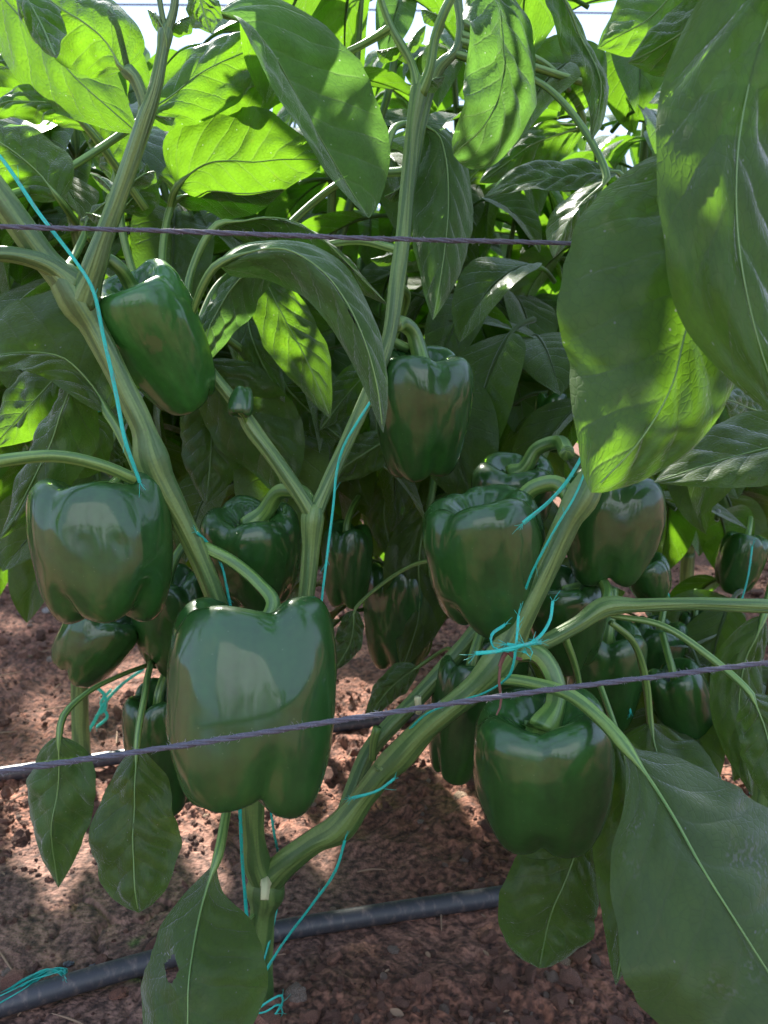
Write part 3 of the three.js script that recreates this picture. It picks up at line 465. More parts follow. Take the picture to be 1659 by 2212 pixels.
leaf(A, 'two', [[440, 780, 0.64], [510, 870, 0.64], [580, 970, 0.645], [620, 1085, 0.65]], 100, 90);
leaf(A, 'two', [[440, 830, 0.66], [455, 940, 0.66], [445, 1090, 0.66]], 85, 75);
leaf(A, 'one', [[610, 830, 0.68], [670, 890, 0.68], [740, 950, 0.68]], 48, 46);
leaf(A, 'one', [[830, 770, 0.67], [750, 850, 0.67], [690, 930, 0.67]], 40, 46);
leaf(A, 'two', [[870, 930, 0.69], [780, 985, 0.69], [688, 1046, 0.69]], 44, 42);
leaf(A, 'one', [[232, 890, 0.525], [192, 820, 0.53], [120, 765, 0.525], [0, 768, 0.51], [-110, 790, 0.5]], 52, 165, { zl: -0.015, zr: 0.03, pet: [[305, 1035, 0.515, 22], [283, 985, 0.517, 20], [255, 925, 0.52, 22]], pw: 22, quilt: 0.002, a: 0.6, b: 0.75 });
leaf(C, 'one', [[165, 800, 0.53], [135, 890, 0.525], [75, 1020, 0.52], [0, 1165, 0.52]], 72, 62, { zl: 0.02, zr: 0.02, pw: 14 });
leaf(C, 'three', [[150, 780, 0.58], [70, 870, 0.58], [-20, 970, 0.58]], 62, 75);
leaf(C, 'one', [[185, 880, 0.62], [185, 960, 0.62], [100, 1040, 0.62]], 52, 60);
leaf(C, 'three', [[250, 940, 0.66], [235, 1000, 0.66], [250, 1040, 0.66]], 30, 26);
leaf(C, 'one', [[-140, 1040, 0.44], [-230, 1110, 0.43], [-330, 1230, 0.42]], 90, 90, { pet: [[292, 1035, 0.5, 26], [230, 1008, 0.49, 26], [130, 985, 0.478, 27], [20, 992, 0.465, 28], [-80, 1015, 0.45, 26]], pw: 24 });
leaf(A, 'under', [[128, 1590, 0.56], [122, 1690, 0.555], [112, 1800, 0.555], [126, 1918, 0.56]], 78, 86, { pet: [[430, 1390, 0.68, 12], [330, 1432, 0.65, 10], [262, 1458, 0.61, 10], [190, 1495, 0.58, 12], [138, 1545, 0.565, 16]], pw: 16, zl: 0.015, zr: 0.02 });
leaf(A, 'one', [[296, 1610, 0.52], [290, 1710, 0.512], [284, 1830, 0.505], [300, 1972, 0.505]], 95, 98, { pet: [[410, 1330, 0.69, 14], [345, 1395, 0.67, 14], [322, 1450, 0.6, 14], [312, 1510, 0.54, 15], [302, 1560, 0.528, 16]], pw: 16, a: 0.85, b: 0.6, quilt: 0.0028 });
leaf(A, 'one', [[470, 1850, 0.51], [440, 1940, 0.495], [420, 2040, 0.475], [405, 2180, 0.45], [395, 2400, 0.43]], 150, 140, { pet: [[525, 1600, 0.575, 18], [505, 1680, 0.558, 18], [492, 1735, 0.54, 20], [482, 1790, 0.525, 22]], pw: 24, a: 1.5, b: 0.7, zl: 0.035, zr: 0.03, hole: [0.42, 0.52, 0.2, 0.06], quilt: 0.002 });
leaf(A, 'under', [[535, 1990, 0.62], [508, 2025, 0.615], [494, 2062, 0.615]], 18, 20, { quilt: 0.0006, pw: 8 });
leaf(A, 'under', [[766, 1318, 0.75], [758, 1385, 0.745], [720, 1452, 0.745]], 26, 36, { wave: 0.012, quilt: 0.003, pw: 9 });
leaf(A, 'under', [[905, 1440, 0.68], [855, 1475, 0.675], [788, 1555, 0.67]], 34, 30, { wave: 0.008, quilt: 0.003, pw: 9 });
leaf(A, 'two', [[1262, 1780, 0.575], [1235, 1870, 0.57], [1195, 1970, 0.565], [1165, 2092, 0.57]], 110, 115, { a: 0.7, b: 0.5, pw: 16 });
leaf(B, 'two', [[1335, 1590, 0.56], [1370, 1740, 0.55], [1370, 1920, 0.545], [1330, 2130, 0.545]], 95, 80, { pw: 14 });
leaf(B, 'dusty', [[1345, 1605, 0.475], [1425, 1715, 0.45], [1500, 1850, 0.425], [1600, 2010, 0.4], [1720, 2190, 0.38], [1860, 2380, 0.37]], 270, 262, { pet: [[1080, 1468, 0.54, 24], [1130, 1472, 0.53, 26], [1230, 1500, 0.51, 29], [1300, 1555, 0.49, 30]], pw: 34, zl: 0.05, zr: -0.02, cup: 0.02, a: 1.35, b: 0.8, quilt: 0.0035, wave: 0.01 });
leaf(B, 'two', [[1405, 1560, 0.62], [1420, 1640, 0.615], [1480, 1730, 0.61], [1580, 1860, 0.61]], 105, 100, { pet: [[1320, 1345, 0.58, 14], [1370, 1390, 0.6, 15], [1395, 1470, 0.615, 17]], pw: 16 });
leaf(B, 'two', [[1650, 1330, 0.68], [1610, 1430, 0.675], [1600, 1570, 0.67], [1625, 1720, 0.67]], 58, 56);
leaf(B, 'one', [[1622, 1500, 0.53], [1655, 1580, 0.525], [1672, 1660, 0.52], [1690, 1760, 0.52]], 80, 58, { pet: [[1320, 1330, 0.57, 12], [1430, 1352, 0.56, 15], [1540, 1425, 0.548, 16]], pw: 16 });
leaf(A, 'two', [[930, 1080, 0.78], [905, 1200, 0.78], [905, 1330, 0.785], [868, 1450, 0.79]], 72, 78);
leaf(A, 'two', [[860, 1000, 0.8], [830, 1100, 0.8], [850, 1220, 0.8]], 36, 40);
leaf(B, 'three', [[1660, 900, 0.62], [1620, 880, 0.6], [1560, 860, 0.58]], 60, 50);

for (const [x, y, d, dx, dy] of [[358, 70, 0.45, -40, -50], [362, 66, 0.455, 50, -30], [318, 245, 0.47, 60, 10], [905, 190, 0.58, 55, -25], [890, 130, 0.575, -35, -40], [880, 110, 0.57, 40, -55], [868, 100, 0.575, -55, 10], [960, 40, 0.56, -50, -20], [280, 400, 0.49, 55, -30], [235, 480, 0.49, -50, -20], [255, 430, 0.5, -60, -55], [870, 540, 0.59, -70, 20], [885, 380, 0.59, -55, 45]]) leaf(A, 'three', [[x, y, d], [x + dx * 0.5, y + dy * 0.7, d], [x + dx, y + dy, d + 0.01]], 13, 13, { quilt: 0.0004, pw: 6, wave: 0.001 });

// ---------------------------------------------------------------- peppers
pepper('largest blocky green pepper, crossed by the lower rope, broad pale reflection', 541, 1520, 380, 440, 0.5, { lobes: 4, yaw: 1.16, taper: 0.06, roll: 1, pitch: -20, sw: 30, fur: 0.9, stalk: [[590, 1305, 0.515], [560, 1262, 0.522], [500, 1212, 0.53], [440, 1180, 0.535], [415, 1160, 0.54]], noLift: true });
pepper('large green pepper at left with two shoulder humps under the arching petiole', 222, 1185, 305, 320, 0.515, { lobes: 4, yaw: 2.06, taper: 0.08, roll: -3, pitch: -8, sw: 26, stalk: [[262, 1035, 0.545], [295, 1030, 0.53], [330, 1045, 0.52]] });
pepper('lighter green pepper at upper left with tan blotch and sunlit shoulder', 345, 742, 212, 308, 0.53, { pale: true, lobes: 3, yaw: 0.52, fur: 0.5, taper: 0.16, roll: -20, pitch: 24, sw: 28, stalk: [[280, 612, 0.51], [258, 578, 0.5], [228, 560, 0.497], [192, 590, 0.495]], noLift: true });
pepper('tapering green pepper hanging by the tall middle stem, thick curved stalk', 912, 897, 224, 268, 0.6, { lobes: 4, yaw: 1.1, fur: 0.6, taper: 0.2, roll: 0, pitch: 6, sw: 34, stalk: [[905, 760, 0.6], [890, 715, 0.597], [868, 698, 0.59], [852, 705, 0.578]] });
pepper('green pepper behind the forked branch with its calyx in view, above the largest', 545, 1205, 224, 240, 0.6, { lobes: 4, yaw: 1.98, taper: 0.14, pitch: 14, sw: 34, stalk: [[575, 1105, 0.585], [605, 1062, 0.575], [650, 1065, 0.562], [672, 1095, 0.556]] });
pepper('plump green pepper left of the thick slanting branch, bright rim on one side', 1050, 1208, 270, 305, 0.55, { lobes: 3, yaw: 2.3, taper: 0.06, roll: -10, pitch: 8, sw: 36, stalk: [[1112, 1100, 0.545], [1150, 1055, 0.54], [1205, 1045, 0.535], [1238, 1085, 0.528]] });
pepper('dark glossy green pepper tucked under the tip of the big round leaf', 1322, 1140, 230, 240, 0.6, { lobes: 4, yaw: 1.85, taper: 0.16, roll: 4, pitch: -4, sw: 26 });
pepper('dark pepper shoulder behind the plump one under the arched stalk', 1105, 1075, 190, 180, 0.66, { lobes: 4, yaw: 0.3, pitch: 14, sw: 30, stalk: [[1135, 1010, 0.645], [1160, 970, 0.64], [1205, 955, 0.63], [1225, 980, 0.6]] });
pepper('broad green pepper low at right with deep notch between two bottom lobes', 1172, 1668, 315, 335, 0.53, { lobes: 4, yaw: 1.84, taper: 0.06, roll: -4, pitch: 4, sw: 44, stalk: [[1200, 1520, 0.53], [1195, 1460, 0.535], [1160, 1412, 0.54], [1112, 1410, 0.545]] });
pepper('narrow dark pepper squeezed between slanting branch and the broad notched pepper', 1000, 1550, 150, 290, 0.63, { lobes: 3, yaw: 0.5, taper: 0.1, roll: 8, sw: 22 });
pepper('green pepper below the dark glossy one, beside the branch node', 1225, 1345, 180, 230, 0.62, { lobes: 3, yaw: 1.2, taper: 0.25, roll: -10, pitch: 10, sw: 24, stalk: [[1265, 1265, 0.61], [1295, 1255, 0.595], [1312, 1280, 0.575], [1308, 1308, 0.565]] });
pepper('very dark pepper in deep shade above the broad notched pepper', 1305, 1462, 180, 235, 0.72, { lobes: 4, yaw: 0.2, pitch: 6, sw: 24 });
pepper('dark slanting pepper at right under the lower rope', 1480, 1528, 130, 195, 0.72, { lobes: 3, yaw: 0.2, roll: -22, taper: 0.05, sw: 16 });
pepper('pale sunlit pepper far right behind the horizontal branch', 1498, 1385, 68, 130, 0.85, { lobes: 3, yaw: 0.2, sw: 10 });
pepper('tilted pepper low at left beneath the two-humped pepper', 202, 1385, 160, 175, 0.62, { lobes: 3, yaw: 1.6, roll: 38, taper: 0.1, sw: 18 });
pepper('dark pepper with ruffled calyx between the left branch and the largest pepper', 372, 1345, 180, 220, 0.63, { lobes: 4, yaw: 0.7, pitch: 8, sw: 20, taper: 0.15 });
pepper('shaded pepper hanging low behind the largest pepper and long leaf', 352, 1620, 165, 270, 0.65, { lobes: 4, yaw: 0.3, pitch: 4, sw: 20, taper: 0.1 });
pepper('nearly black pepper deep in the centre shade', 682, 1010, 92, 115, 0.82, { lobes: 4, yaw: 0.3, pitch: 10, sw: 12 });
pepper('small dark pepper below the tapering middle pepper', 950, 1058, 105, 115, 0.85, { lobes: 4, yaw: 0.3, pitch: 12, sw: 12 });
pepper('small pepper at the right edge by the upright stem', 1598, 1215, 105, 125, 0.85, { lobes: 3, yaw: 0.9, roll: 12, sw: 12 });
pepper('dark pepper end peeking right of the dark glossy pepper', 1405, 1250, 95, 90, 0.75, { lobes: 3, yaw: 0.4, roll: -20, sw: 12 });
pepper('long dark pepper in shade right of the middle stem', 865, 1330, 165, 235, 0.82, { lobes: 4, yaw: 0.5, sw: 14 });
pepper('dark rounded pepper beside the vertical teal string', 750, 1222, 118, 190, 0.76, { lobes: 4, yaw: 0.4, sw: 14 });
pepper('small pepper half hidden behind the round leaf, left side', 1195, 912, 80, 120, 0.75, { lobes: 3, yaw: 0.4, sw: 10 });
pepper('tiny unripe pepper bud with cap on the slanting branch', 521, 868, 56, 62, 0.54, { lobes: 4, yaw: 0.4, fur: 0.5, sw: 10, roll: 186, stalk: [[530, 905, 0.545], [532, 925, 0.55]] });

pepper('dark pepper behind the drooping right leaf stalks, left of the slanting pepper', 1412, 1420, 120, 165, 0.8, { lobes: 4, yaw: 0.9, roll: 8, taper: 0.18, sw: 14 });
pepper('shaded small pepper low behind the narrow squeezed one', 1085, 1430, 130, 150, 0.74, { lobes: 3, yaw: 0.3, roll: -14, taper: 0.2, sw: 14 });

// ---------------------------------------------------------------- twine
function twine(label, strands, w = 8, extra = {}) {
  const d0 = strands[0][0], o = P(...d0.slice(0, 3)), parts = [];
  strands.forEach((l, q) => { const pts = l.map((p) => P(...p)), rr = l.map((p) => (extra.ww?.[q] ?? w) * 0.43 * KPX * p[2]); parts.push(tube(pts, rr, { sides: 7, step: 0.004, flat: 0.55, wob: 0.35, seed: q + d0[0] })); });
  if (!extra.noFray) { const R = rng(d0[0] + 9); for (const l of strands) { const c = new THREE.CatmullRomCurve3(l.map((p) => P(...p)), false, 'centripetal'); for (let i = 0; i < 16; i++) { const t = i < 6 ? 1 : i < 10 ? 0 : R(), p = c.getPointAt(t), T = c.getTangentAt(t).multiplyScalar(t < 0.5 ? -1 : 1), j = () => (R() - 0.5) * 2, len = 0.003 + 0.006 * R(), e = p.clone().addScaledVector(T, len * 0.8).add(V(j(), j(), j()).multiplyScalar(len * 0.5)); parts.push(tube([p, p.clone().lerp(e, 0.5).add(V(0, 0.0006 * j(), 0)), e], [0.0002, 0.00018, 0.0001], { sides: 3, seg: 3 })); } } }
  return solo('twine', shifted(mergeGeometries(parts), o), TWINE, { label, category: 'twine', group: 'teal tying twine' }).position.copy(o);
}
twine('teal twine running down the left branch past the tan-blotched pepper', [[[-40, 290, 0.45], [10, 350, 0.452], [80, 455, 0.455], [160, 560, 0.458], [200, 625, 0.46], [222, 720, 0.468], [250, 850, 0.475], [270, 950, 0.478], [302, 1042, 0.488]]], 10);
twine('short teal twine across the soil gap behind the left leaf stalk', [[[150, 925, 0.7], [190, 897, 0.7], [235, 878, 0.7]]], 8);
twine('teal twine below the left branch, dropping to the largest pepper', [[[425, 1150, 0.52], [450, 1175, 0.535], [478, 1220, 0.542], [490, 1270, 0.545], [500, 1325, 0.55]]], 7);
twine('teal twine wound on the middle branch and hanging straight down', [[[800, 868, 0.55], [770, 915, 0.54], [742, 965, 0.54], [728, 1015, 0.545], [720, 1090, 0.548], [708, 1190, 0.55], [692, 1320, 0.555]]], 7);
twine('teal twine bow end hanging over the curved stalk at the slanting branch', [[[1262, 978, 0.5], [1225, 1040, 0.497], [1190, 1080, 0.497], [1130, 1130, 0.5]]], 11);
twine('teal twine lying along the upper slanting branch', [[[1268, 1008, 0.502], [1240, 1075, 0.5], [1195, 1150, 0.503], [1150, 1235, 0.515], [1130, 1290, 0.53]]], 7);
twine('teal twine knotted round the slanting branch with loose ends', [[[1028, 1412, 0.5], [1070, 1408, 0.498], [1110, 1398, 0.497], [1150, 1390, 0.5], [1168, 1388, 0.52]], [[1090, 1350, 0.52], [1062, 1372, 0.51], [1068, 1400, 0.5], [1100, 1406, 0.497], [1150, 1386, 0.503]], [[1194, 1300, 0.525], [1188, 1340, 0.52], [1160, 1380, 0.51], [1120, 1395, 0.5], [1095, 1392, 0.5]], [[1120, 1330, 0.51], [1115, 1390, 0.5], [1108, 1440, 0.505], [1095, 1465, 0.51], [1050, 1495, 0.52], [990, 1515, 0.53], [925, 1540, 0.54], [880, 1580, 0.56]], [[1135, 1395, 0.5], [1150, 1405, 0.5], [1146, 1420, 0.5], [1138, 1412, 0.5]]], 9, { ww: [10, 9, 9, 8, 3] });
twine('teal twine end sticking out below the branch node above the fork', [[[852, 1682, 0.56], [815, 1708, 0.557], [760, 1724, 0.555]]], 8);
twine('teal strings from the stem base up to the fork, knotted and frayed at ground', [[[518, 1735, 0.565], [522, 1830, 0.585], [530, 1950, 0.605], [543, 2080, 0.622], [548, 2150, 0.63]], [[580, 1722, 0.58], [592, 1800, 0.6], [602, 1860, 0.635], [603, 1930, 0.64], [580, 2040, 0.63], [552, 2130, 0.628]], [[745, 1815, 0.57], [725, 1880, 0.58], [670, 1960, 0.597], [610, 2040, 0.612], [556, 2128, 0.625]], [[545, 2130, 0.62], [550, 2160, 0.62], [545, 2185, 0.625], [548, 2212, 0.63]], [[550, 2185, 0.62], [585, 2160, 0.62], [608, 2150, 0.625], [605, 2180, 0.63], [570, 2200, 0.63], [555, 2190, 0.628], [590, 2195, 0.625], [610, 2165, 0.63]], [[548, 2190, 0.62], [575, 2185, 0.615], [600, 2170, 0.62], [608, 2195, 0.63], [585, 2212, 0.63]]], 8, { ww: [9, 6, 8, 12, 6, 5] });
twine('teal knot tied round the shaded left stem over soil', [[[200, 1480, 1.04], [225, 1500, 1.04], [228, 1530, 1.04], [212, 1545, 1.04]], [[310, 1445, 1.04], [262, 1480, 1.04], [225, 1520, 1.04], [200, 1565, 1.04], [175, 1606, 1.04]], [[240, 1490, 1.04], [218, 1520, 1.04], [232, 1548, 1.04], [210, 1570, 1.04]]], 8);
{ const R = rng(8), l = []; for (let i = 0; i < 26; i++) { const j = () => (R() - 0.5) * 26, a = [[-10 + j(), 2165 + j()], [50 + j(), 2128 + j() * 0.7], [105 + j(), 2098 + j() * 0.5], [138 + j() * 0.6, 2100 + j() * 0.7], [135 + j(), 2118 + j() * 0.4]]; l.push(a.map(([x, y]) => { const g = G(x, y); return [x, y, g.clone().sub(EYE).dot(FWD) - 0.012 - R() * 0.012]; })); } twine('frayed teal twine tangle lying on the mud at lower left', l, 3, { noFray: true }); }
[[[[445, 440, 0.95], [438, 540, 0.95], [428, 650, 0.95]], 'thin teal string hanging far behind left of the arching leaf'], [[[1068, 560, 1.0], [1055, 640, 1.0], [1036, 730, 1.0]], 'thin teal string hanging in the dark gap right of the middle stem'], [[[1436, 1262, 0.86], [1455, 1320, 0.86], [1478, 1375, 0.86]], 'teal string beside the pale sunlit pepper'], [[[1608, 1612, 0.9], [1622, 1720, 0.9], [1642, 1835, 0.9]], 'teal string slanting to the soil at the right edge'], [[[1530, 1620, 0.92], [1560, 1690, 0.92], [1582, 1745, 0.92]], 'teal string reaching the soil left of the upright right stem'], [[[1336, 1410, 0.7], [1350, 1470, 0.7], [1362, 1540, 0.7]], 'teal string against the very dark pepper'], [[[1625, 1180, 0.8], [1615, 1250, 0.8], [1598, 1310, 0.8]], 'teal string along the upright stem at the right edge']].forEach(([l, label]) => twine(label, [l], 6));

// ---------------------------------------------------------------- further plants of the rows
function bgLeafGeo(seed) { // unit leaf with its stalk: starts at the origin, heads out along +x and droops
  const r = rng(seed), droop = 0.5 + r() * 1.1, f = outline(0.72, 0.95), fold = 0.1 + r() * 0.35, tw = (r() - 0.5) * 0.8, w = 0.24 + r() * 0.06, pts = []; let p = V(0, 0, 0), a = 0.55;
  const N = 40, pet = 0.28; for (let i = 0; i <= N; i++) { pts.push(p.clone()); const s = i / N; a -= (droop + 0.5) / N * (s < 0.3 ? 1.6 : 0.9); p = p.clone().add(V(Math.cos(a), Math.sin(a), 0).multiplyScalar((1 + pet) / N)); }
  const i0 = Math.round((N * pet) / (1 + pet)), at = (s, t) => { const x = i0 + t * (N - i0), i = Math.min(N - 1, Math.floor(x)), q = pts[i].clone().lerp(pts[i + 1], x - i), T = pts[i + 1].clone().sub(pts[i]).normalize(), up = V(-T.y, T.x, 0), m = Math.abs(s) * w * f(t), ang = tw * t, side = V(0, 0, 1).multiplyScalar(Math.cos(ang)).addScaledVector(up, Math.sin(ang)); return q.addScaledVector(side, Math.sign(s) * m * (1 - fold * 0.4)).addScaledVector(up, m * fold + 0.02 * Math.sin(t * 9 + seed + (s > 0 ? 2 : 0)) * s * s * f(t)); };
  const g = gridLeaf(at, 26, 12, { quilt: 0.014, groove: 0.01, seed, shapeF: f });
  const st = tube([0, 0.4, 0.8, 1].map((k) => pts[Math.round(i0 * k)]).concat([at(0, 0.2), at(0, 0.5), at(0, 0.8)]), [0.02, 0.017, 0.016, 0.015, 0.011, 0.007, 0.003], { sides: 6, seg: 16 });
  const u = st.attributes.uv; for (let i = 0; i < u.count; i++) u.setXY(i, 0.5, 0.1);
  return mergeGeometries([g, st]);
}
const bgLeaves = Array.from({ length: 14 }, (_, i) => bgLeafGeo(i * 13 + 5));
function bgPlant(label, x, z, h, seed, { n = 46, low = 0.3, size = 1, kinds = ['one', 'three', 'one', 'three', 'two', 'under'], avoid = null } = {}) {
  const r = rng(seed), t = thing('pepper_plant', label, 'plant', V(x, groundH(x, z), z), PL), nodes = [], parts = [];
  const fork = V((r() - 0.5) * 0.05, 0.2 + 0.1 * r(), (r() - 0.5) * 0.05);
  parts.push(tube([V(0, -0.02, 0), V(0.005, 0.1, 0), fork], [0.0105, 0.0095, 0.0095], { sides: 10, rib: 0.05 }));
  const grow = (p, a, len, rad, depth) => { const lean = 0.22 + 0.25 * r(), pts = [p.clone()]; let q = p.clone(), k = Math.max(3, Math.round(len / 0.085)); for (let i = 0; i < k && q.y < h - 0.03; i++) { q = q.clone().add(V(Math.cos(a) * lean, 1, Math.sin(a) * lean).normalize().multiplyScalar(len / k).add(V((r() - 0.5) * 0.022, 0, (r() - 0.5) * 0.022))); pts.push(q); nodes.push([q, a, (q.y) / h]); } parts.push(tube(pts, pts.map((_, i) => rad * (1 - 0.6 * i / k)), { sides: 8, rib: 0.05 })); k = pts.length - 1; if (depth) for (let j = 0; j < 2; j++) grow(pts[1 + Math.floor(r() * (k - 1))], a + (j ? 1.2 : -1.2) + r() * 0.6, len * 0.6, rad * 0.7, depth - 1); };
  const a0 = r() * 6.28; for (let b = 0; b < 3; b++) grow(fork, a0 + b * 2.1 + r() * 0.5, h - fork.y, 0.0075, 1);
  mesh('stem', mergeGeometries(parts), STEM, t);
  for (let i = 0; i < n; i++) {
    const [q, a, f] = nodes[Math.floor(r() * nodes.length)]; if (f < low && r() < 0.75) continue;
    const wp = q.clone().add(t.position); if (avoid && avoid(wp)) continue;
    const s = (0.085 + 0.06 * r()) * size * (f > 0.92 ? 0.6 : 1), m = mesh('leaf', bgLeaves[Math.floor(r() * bgLeaves.length)], LEAF[kinds[Math.floor(r() * kinds.length)]], t);
    m.position.copy(q); m.rotation.set((r() - 0.5) * 0.7, a + r() * 6.28, (r() - 0.5) * 0.7, 'YXZ'); m.scale.setScalar(s);
  }
  return t;
}
const row2Plants = [], row2 = (x) => -1.024 - 0.3 * x;
[[-0.72, 'second-row pepper plant at the far left behind the pale leaves'], [-0.355, 'second-row pepper plant with teal knot on its low stem at left'], [-0.1, 'second-row pepper plant directly behind the arching leaf'], [0.16, 'second-row pepper plant behind the tapering middle pepper'], [0.42, 'second-row pepper plant with upright dark stem at the right edge'], [0.72, 'second-row pepper plant hidden behind the big round leaf'], [1.05, 'second-row pepper plant farthest to the right']].forEach(([x, label], i) => row2Plants[i] = bgPlant(label, x, row2(x), 0.72 + 0.12 * hash2(i, 3), 100 + i * 7, { n: 120, low: 0.12, size: 1.12, kinds: ['one', 'three', 'three', 'two', 'three', 'one', 'under'] }));
const nth = ['first', 'second', 'third', 'fourth', 'fifth', 'sixth', 'seventh', 'eighth', 'ninth', 'tenth', 'eleventh'];
const ROWK = ['three', 'one', 'three', 'under', 'three'];
for (let k = 0; k < 11; k++) bgPlant(`${nth[k]} plant from the left in the row across the soil path`, -2 + k * 0.4, -2.25 - 0.2 * (-2 + k * 0.4), 0.84 + 0.16 * hash2(k, 7), 300 + k * 11, { n: 125, low: 0.03, size: 1.45, kinds: ROWK });
for (let k = 0; k < 11; k++) bgPlant(`${nth[k]} plant from the left in the second row beyond the path`, -2.8 + k * 0.56, -3.0 - 0.15 * (-2.8 + k * 0.56), 0.9 + 0.16 * hash2(k, 9), 500 + k * 11, { n: 64, low: 0.05, size: 1.45, kinds: ROWK });
for (let k = 0; k < 11; k++) bgPlant(`${nth[k]} plant from the left in the farthest row`, -4.2 + k * 0.84, -4.6, 1.0 + 0.2 * hash2(k, 13), 700 + k * 11, { n: 56, low: 0.05, size: 1.7, kinds: ROWK });
{ // the dark inner leaves and the small sunlit ones that the second row pushes towards the camera
  const r = rng(4242), put = (n, x0, x1, y0, y1, d0, d1, kinds, s0, s1) => { for (let i = 0; i < n; i++) { const w = P(lerp(x0, x1, r()), lerp(y0, y1, r()), lerp(d0, d1, r())); let p = row2Plants[0]; for (const q of row2Plants) if (Math.abs(q.position.x - w.x) < Math.abs(p.position.x - w.x)) p = q; const m = mesh('leaf', bgLeaves[Math.floor(r() * 14)], LEAF[kinds[Math.floor(r() * kinds.length)]], p); m.position.copy(w).sub(p.position); m.rotation.set((r() - 0.5) * 0.8, r() * 6.28, (r() - 0.5) * 0.9 - 0.2, 'YXZ'); m.scale.setScalar(lerp(s0, s1, r())); } };
  put(46, 420, 1240, 560, 1080, 0.74, 0.95, ['two', 'two', 'one'], 0.1, 0.15);
  put(16, 680, 1000, 1020, 1330, 0.82, 0.98, ['two'], 0.09, 0.13);
  put(26, 1080, 1640, 560, 1130, 0.72, 0.95, ['two', 'one', 'two'], 0.1, 0.15);
  put(20, 1080, 1500, 1080, 1500, 0.78, 0.95, ['two'], 0.09, 0.13);
  put(14, 1560, 1800, 1150, 1650, 0.75, 0.95, ['two', 'one'], 0.1, 0.14);
  put(18, -60, 430, 560, 850, 0.75, 0.95, ['one', 'two', 'three'], 0.1, 0.14);
  put(44, 230, 1300, 190, 560, 0.75, 1.0, ['three', 'three', 'one', 'three', 'under'], 0.06, 0.12);
  put(18, 230, 640, 850, 1090, 0.98, 1.12, ['one', 'two'], 0.11, 0.15);
  put(14, 600, 1060, 950, 1130, 0.98, 1.12, ['two', 'one'], 0.11, 0.15);
  put(8, -80, 160, 900, 1080, 0.95, 1.08, ['one', 'two'], 0.11, 0.15);
  put(14, 1340, 1660, 1290, 1740, 0.72, 0.9, ['one', 'two'], 0.1, 0.14);
  put(16, 420, 900, 620, 1080, 0.7, 0.8, ['one', 'two'], 0.09, 0.13);
  put(9, 1240, 1480, 10, 330, 0.7, 0.9, ['three', 'one'], 0.09, 0.13);
  put(16, -60, 420, 250, 560, 0.7, 0.95, ['three', 'three', 'one'], 0.06, 0.12);
}
{ // far rows that read as one green mass
  const r = rng(55), n = 2600, im = new THREE.InstancedMesh(bgLeaves[3], LEAF.three, n), M = new THREE.Matrix4(), Q = new THREE.Quaternion(), E = new THREE.Euler();
  for (let i = 0; i < n; i++) { Q.setFromEuler(E.set((r() - 0.5) * 0.9, r() * 6.28, (r() - 0.5) * 0.9, 'YXZ')); const s = 0.16 + 0.08 * r(), row = Math.floor(r() * 2); M.compose(V((r() - 0.5) * 15, 0.08 + 1.0 * r(), -6 - 0.9 * row + (r() - 0.5) * 0.5), Q, V(s, s, s)); im.setMatrixAt(i, M); im.setColorAt(i, lin(0.6 + 0.4 * r(), 0.6 + 0.4 * r(), 0.7)); }
  im.name = 'far_foliage'; im.userData = { kind: 'stuff', label: 'leafy mass of the far pepper rows filling the background', category: 'foliage' }; shade(im); scene.add(im);
}
// the row on the other side of the path, behind the camera, which the glossy peppers mirror
for (let k = 0; k < 6; k++) bgPlant(`${nth[k]} plant from the left in the row behind the camera`, -1.75 + k * 0.7, 2.1 - 0.1 * k, 0.8 + 0.2 * hash2(k, 17), 900 + k * 11, { n: 50, low: 0.05, size: 1.7, kinds: ['one', 'two'] });
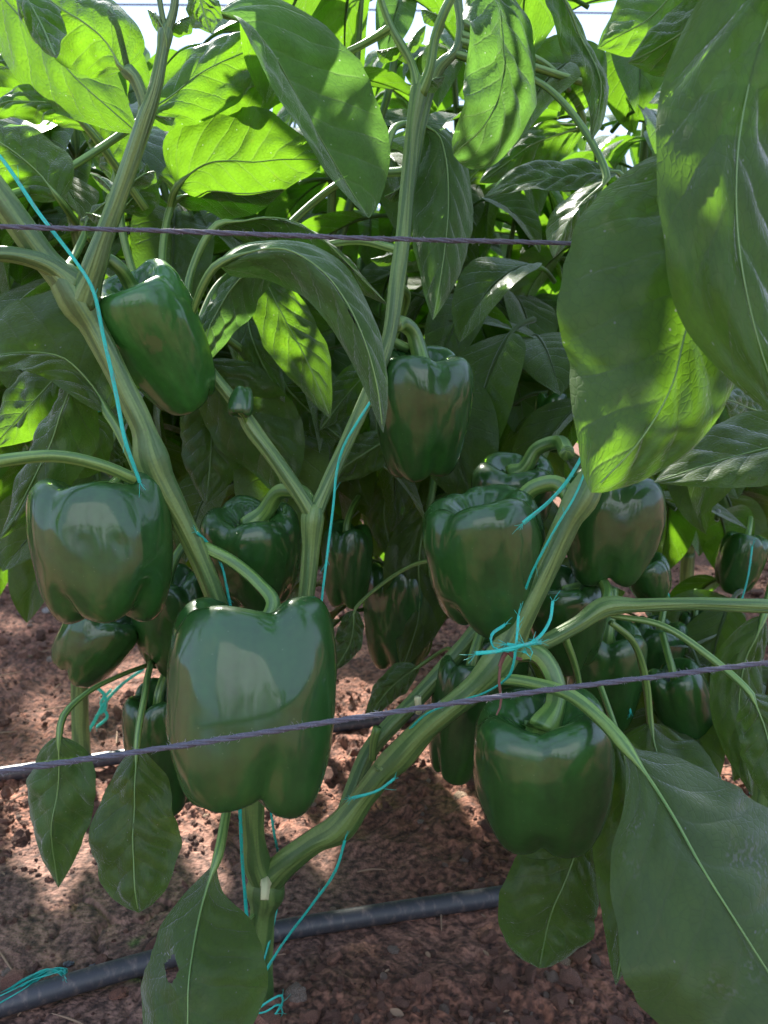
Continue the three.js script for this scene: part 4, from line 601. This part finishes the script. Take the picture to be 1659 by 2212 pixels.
// upper foliage of the two neighbours, above the frame: it shades the big leaves below
[[plantR, 0.04, 0.74, -0.54, 2.6], [plantR, 0.1, 0.77, -0.56, 0.4], [plantR, 0.16, 0.75, -0.53, 4.0], [plantR, 0.08, 0.8, -0.6, 1.3], [plantR, 0.14, 0.72, -0.5, 5.2], [plantR, 0.2, 0.79, -0.57, 3.1], [plantR, 0.12, 0.83, -0.62, 2.2], [plantR, 0.18, 0.7, -0.46, 0.9], [plantR, 0.0, 0.8, -0.74, 2.0], [plantR, -0.04, 0.82, -0.76, 4.4], [plantR, 0.04, 0.79, -0.71, 0.2], [plantR, 0.02, 0.84, -0.8, 5.6]].forEach(([p, x, y, z, a], i) => {
  const m = mesh('leaf', bgLeaves[i], LEAF.one, p); m.position.set(x, y, z).sub(p.position); m.rotation.set(0.2 * Math.sin(i * 3), a, 0, 'YXZ'); m.scale.setScalar(0.15);
});
{ // white film wall of the greenhouse behind the camera: it shows as the pale broad reflection on the peppers
  const FILM = new THREE.MeshPhysicalMaterial({ color: lin(0.5, 0.57, 0.65), roughness: 0.95, transmission: 0.15, thickness: 0, side: THREE.DoubleSide }), POST = new THREE.MeshStandardMaterial({ color: lin(0.35, 0.36, 0.38), roughness: 0.5, metalness: 0.6 });
  const o = thing('greenhouse_wall', 'white plastic film wall on grey posts, behind the camera', 'wall', V(0, 0, 2.9));
  for (let k = 0; k < 3; k++) { const g = new THREE.BoxGeometry(1.56, 2.2, 0.004, 16, 16, 1), p = g.attributes.position; for (let i = 0; i < p.count; i++) p.setZ(i, p.getZ(i) + 0.02 * noise(p.getX(i) * 2 + k * 5, p.getY(i) * 2, 2)); g.computeVertexNormals(); mesh('film_panel', g.translate(-1.64 + k * 1.64, 1.6, 0), FILM, o); }
  for (let k = 0; k < 4; k++) mesh('post', new THREE.CylinderGeometry(0.03, 0.03, 2.8, 16).translate(-2.46 + k * 1.64, 1.38, 0), POST, o);
  for (const y of [0.48, 2.72]) mesh('rail', new THREE.CylinderGeometry(0.018, 0.018, 4.9, 12).rotateZ(Math.PI / 2).translate(0, y, 0.055), POST, o);
}

renderer.render(scene, camera);
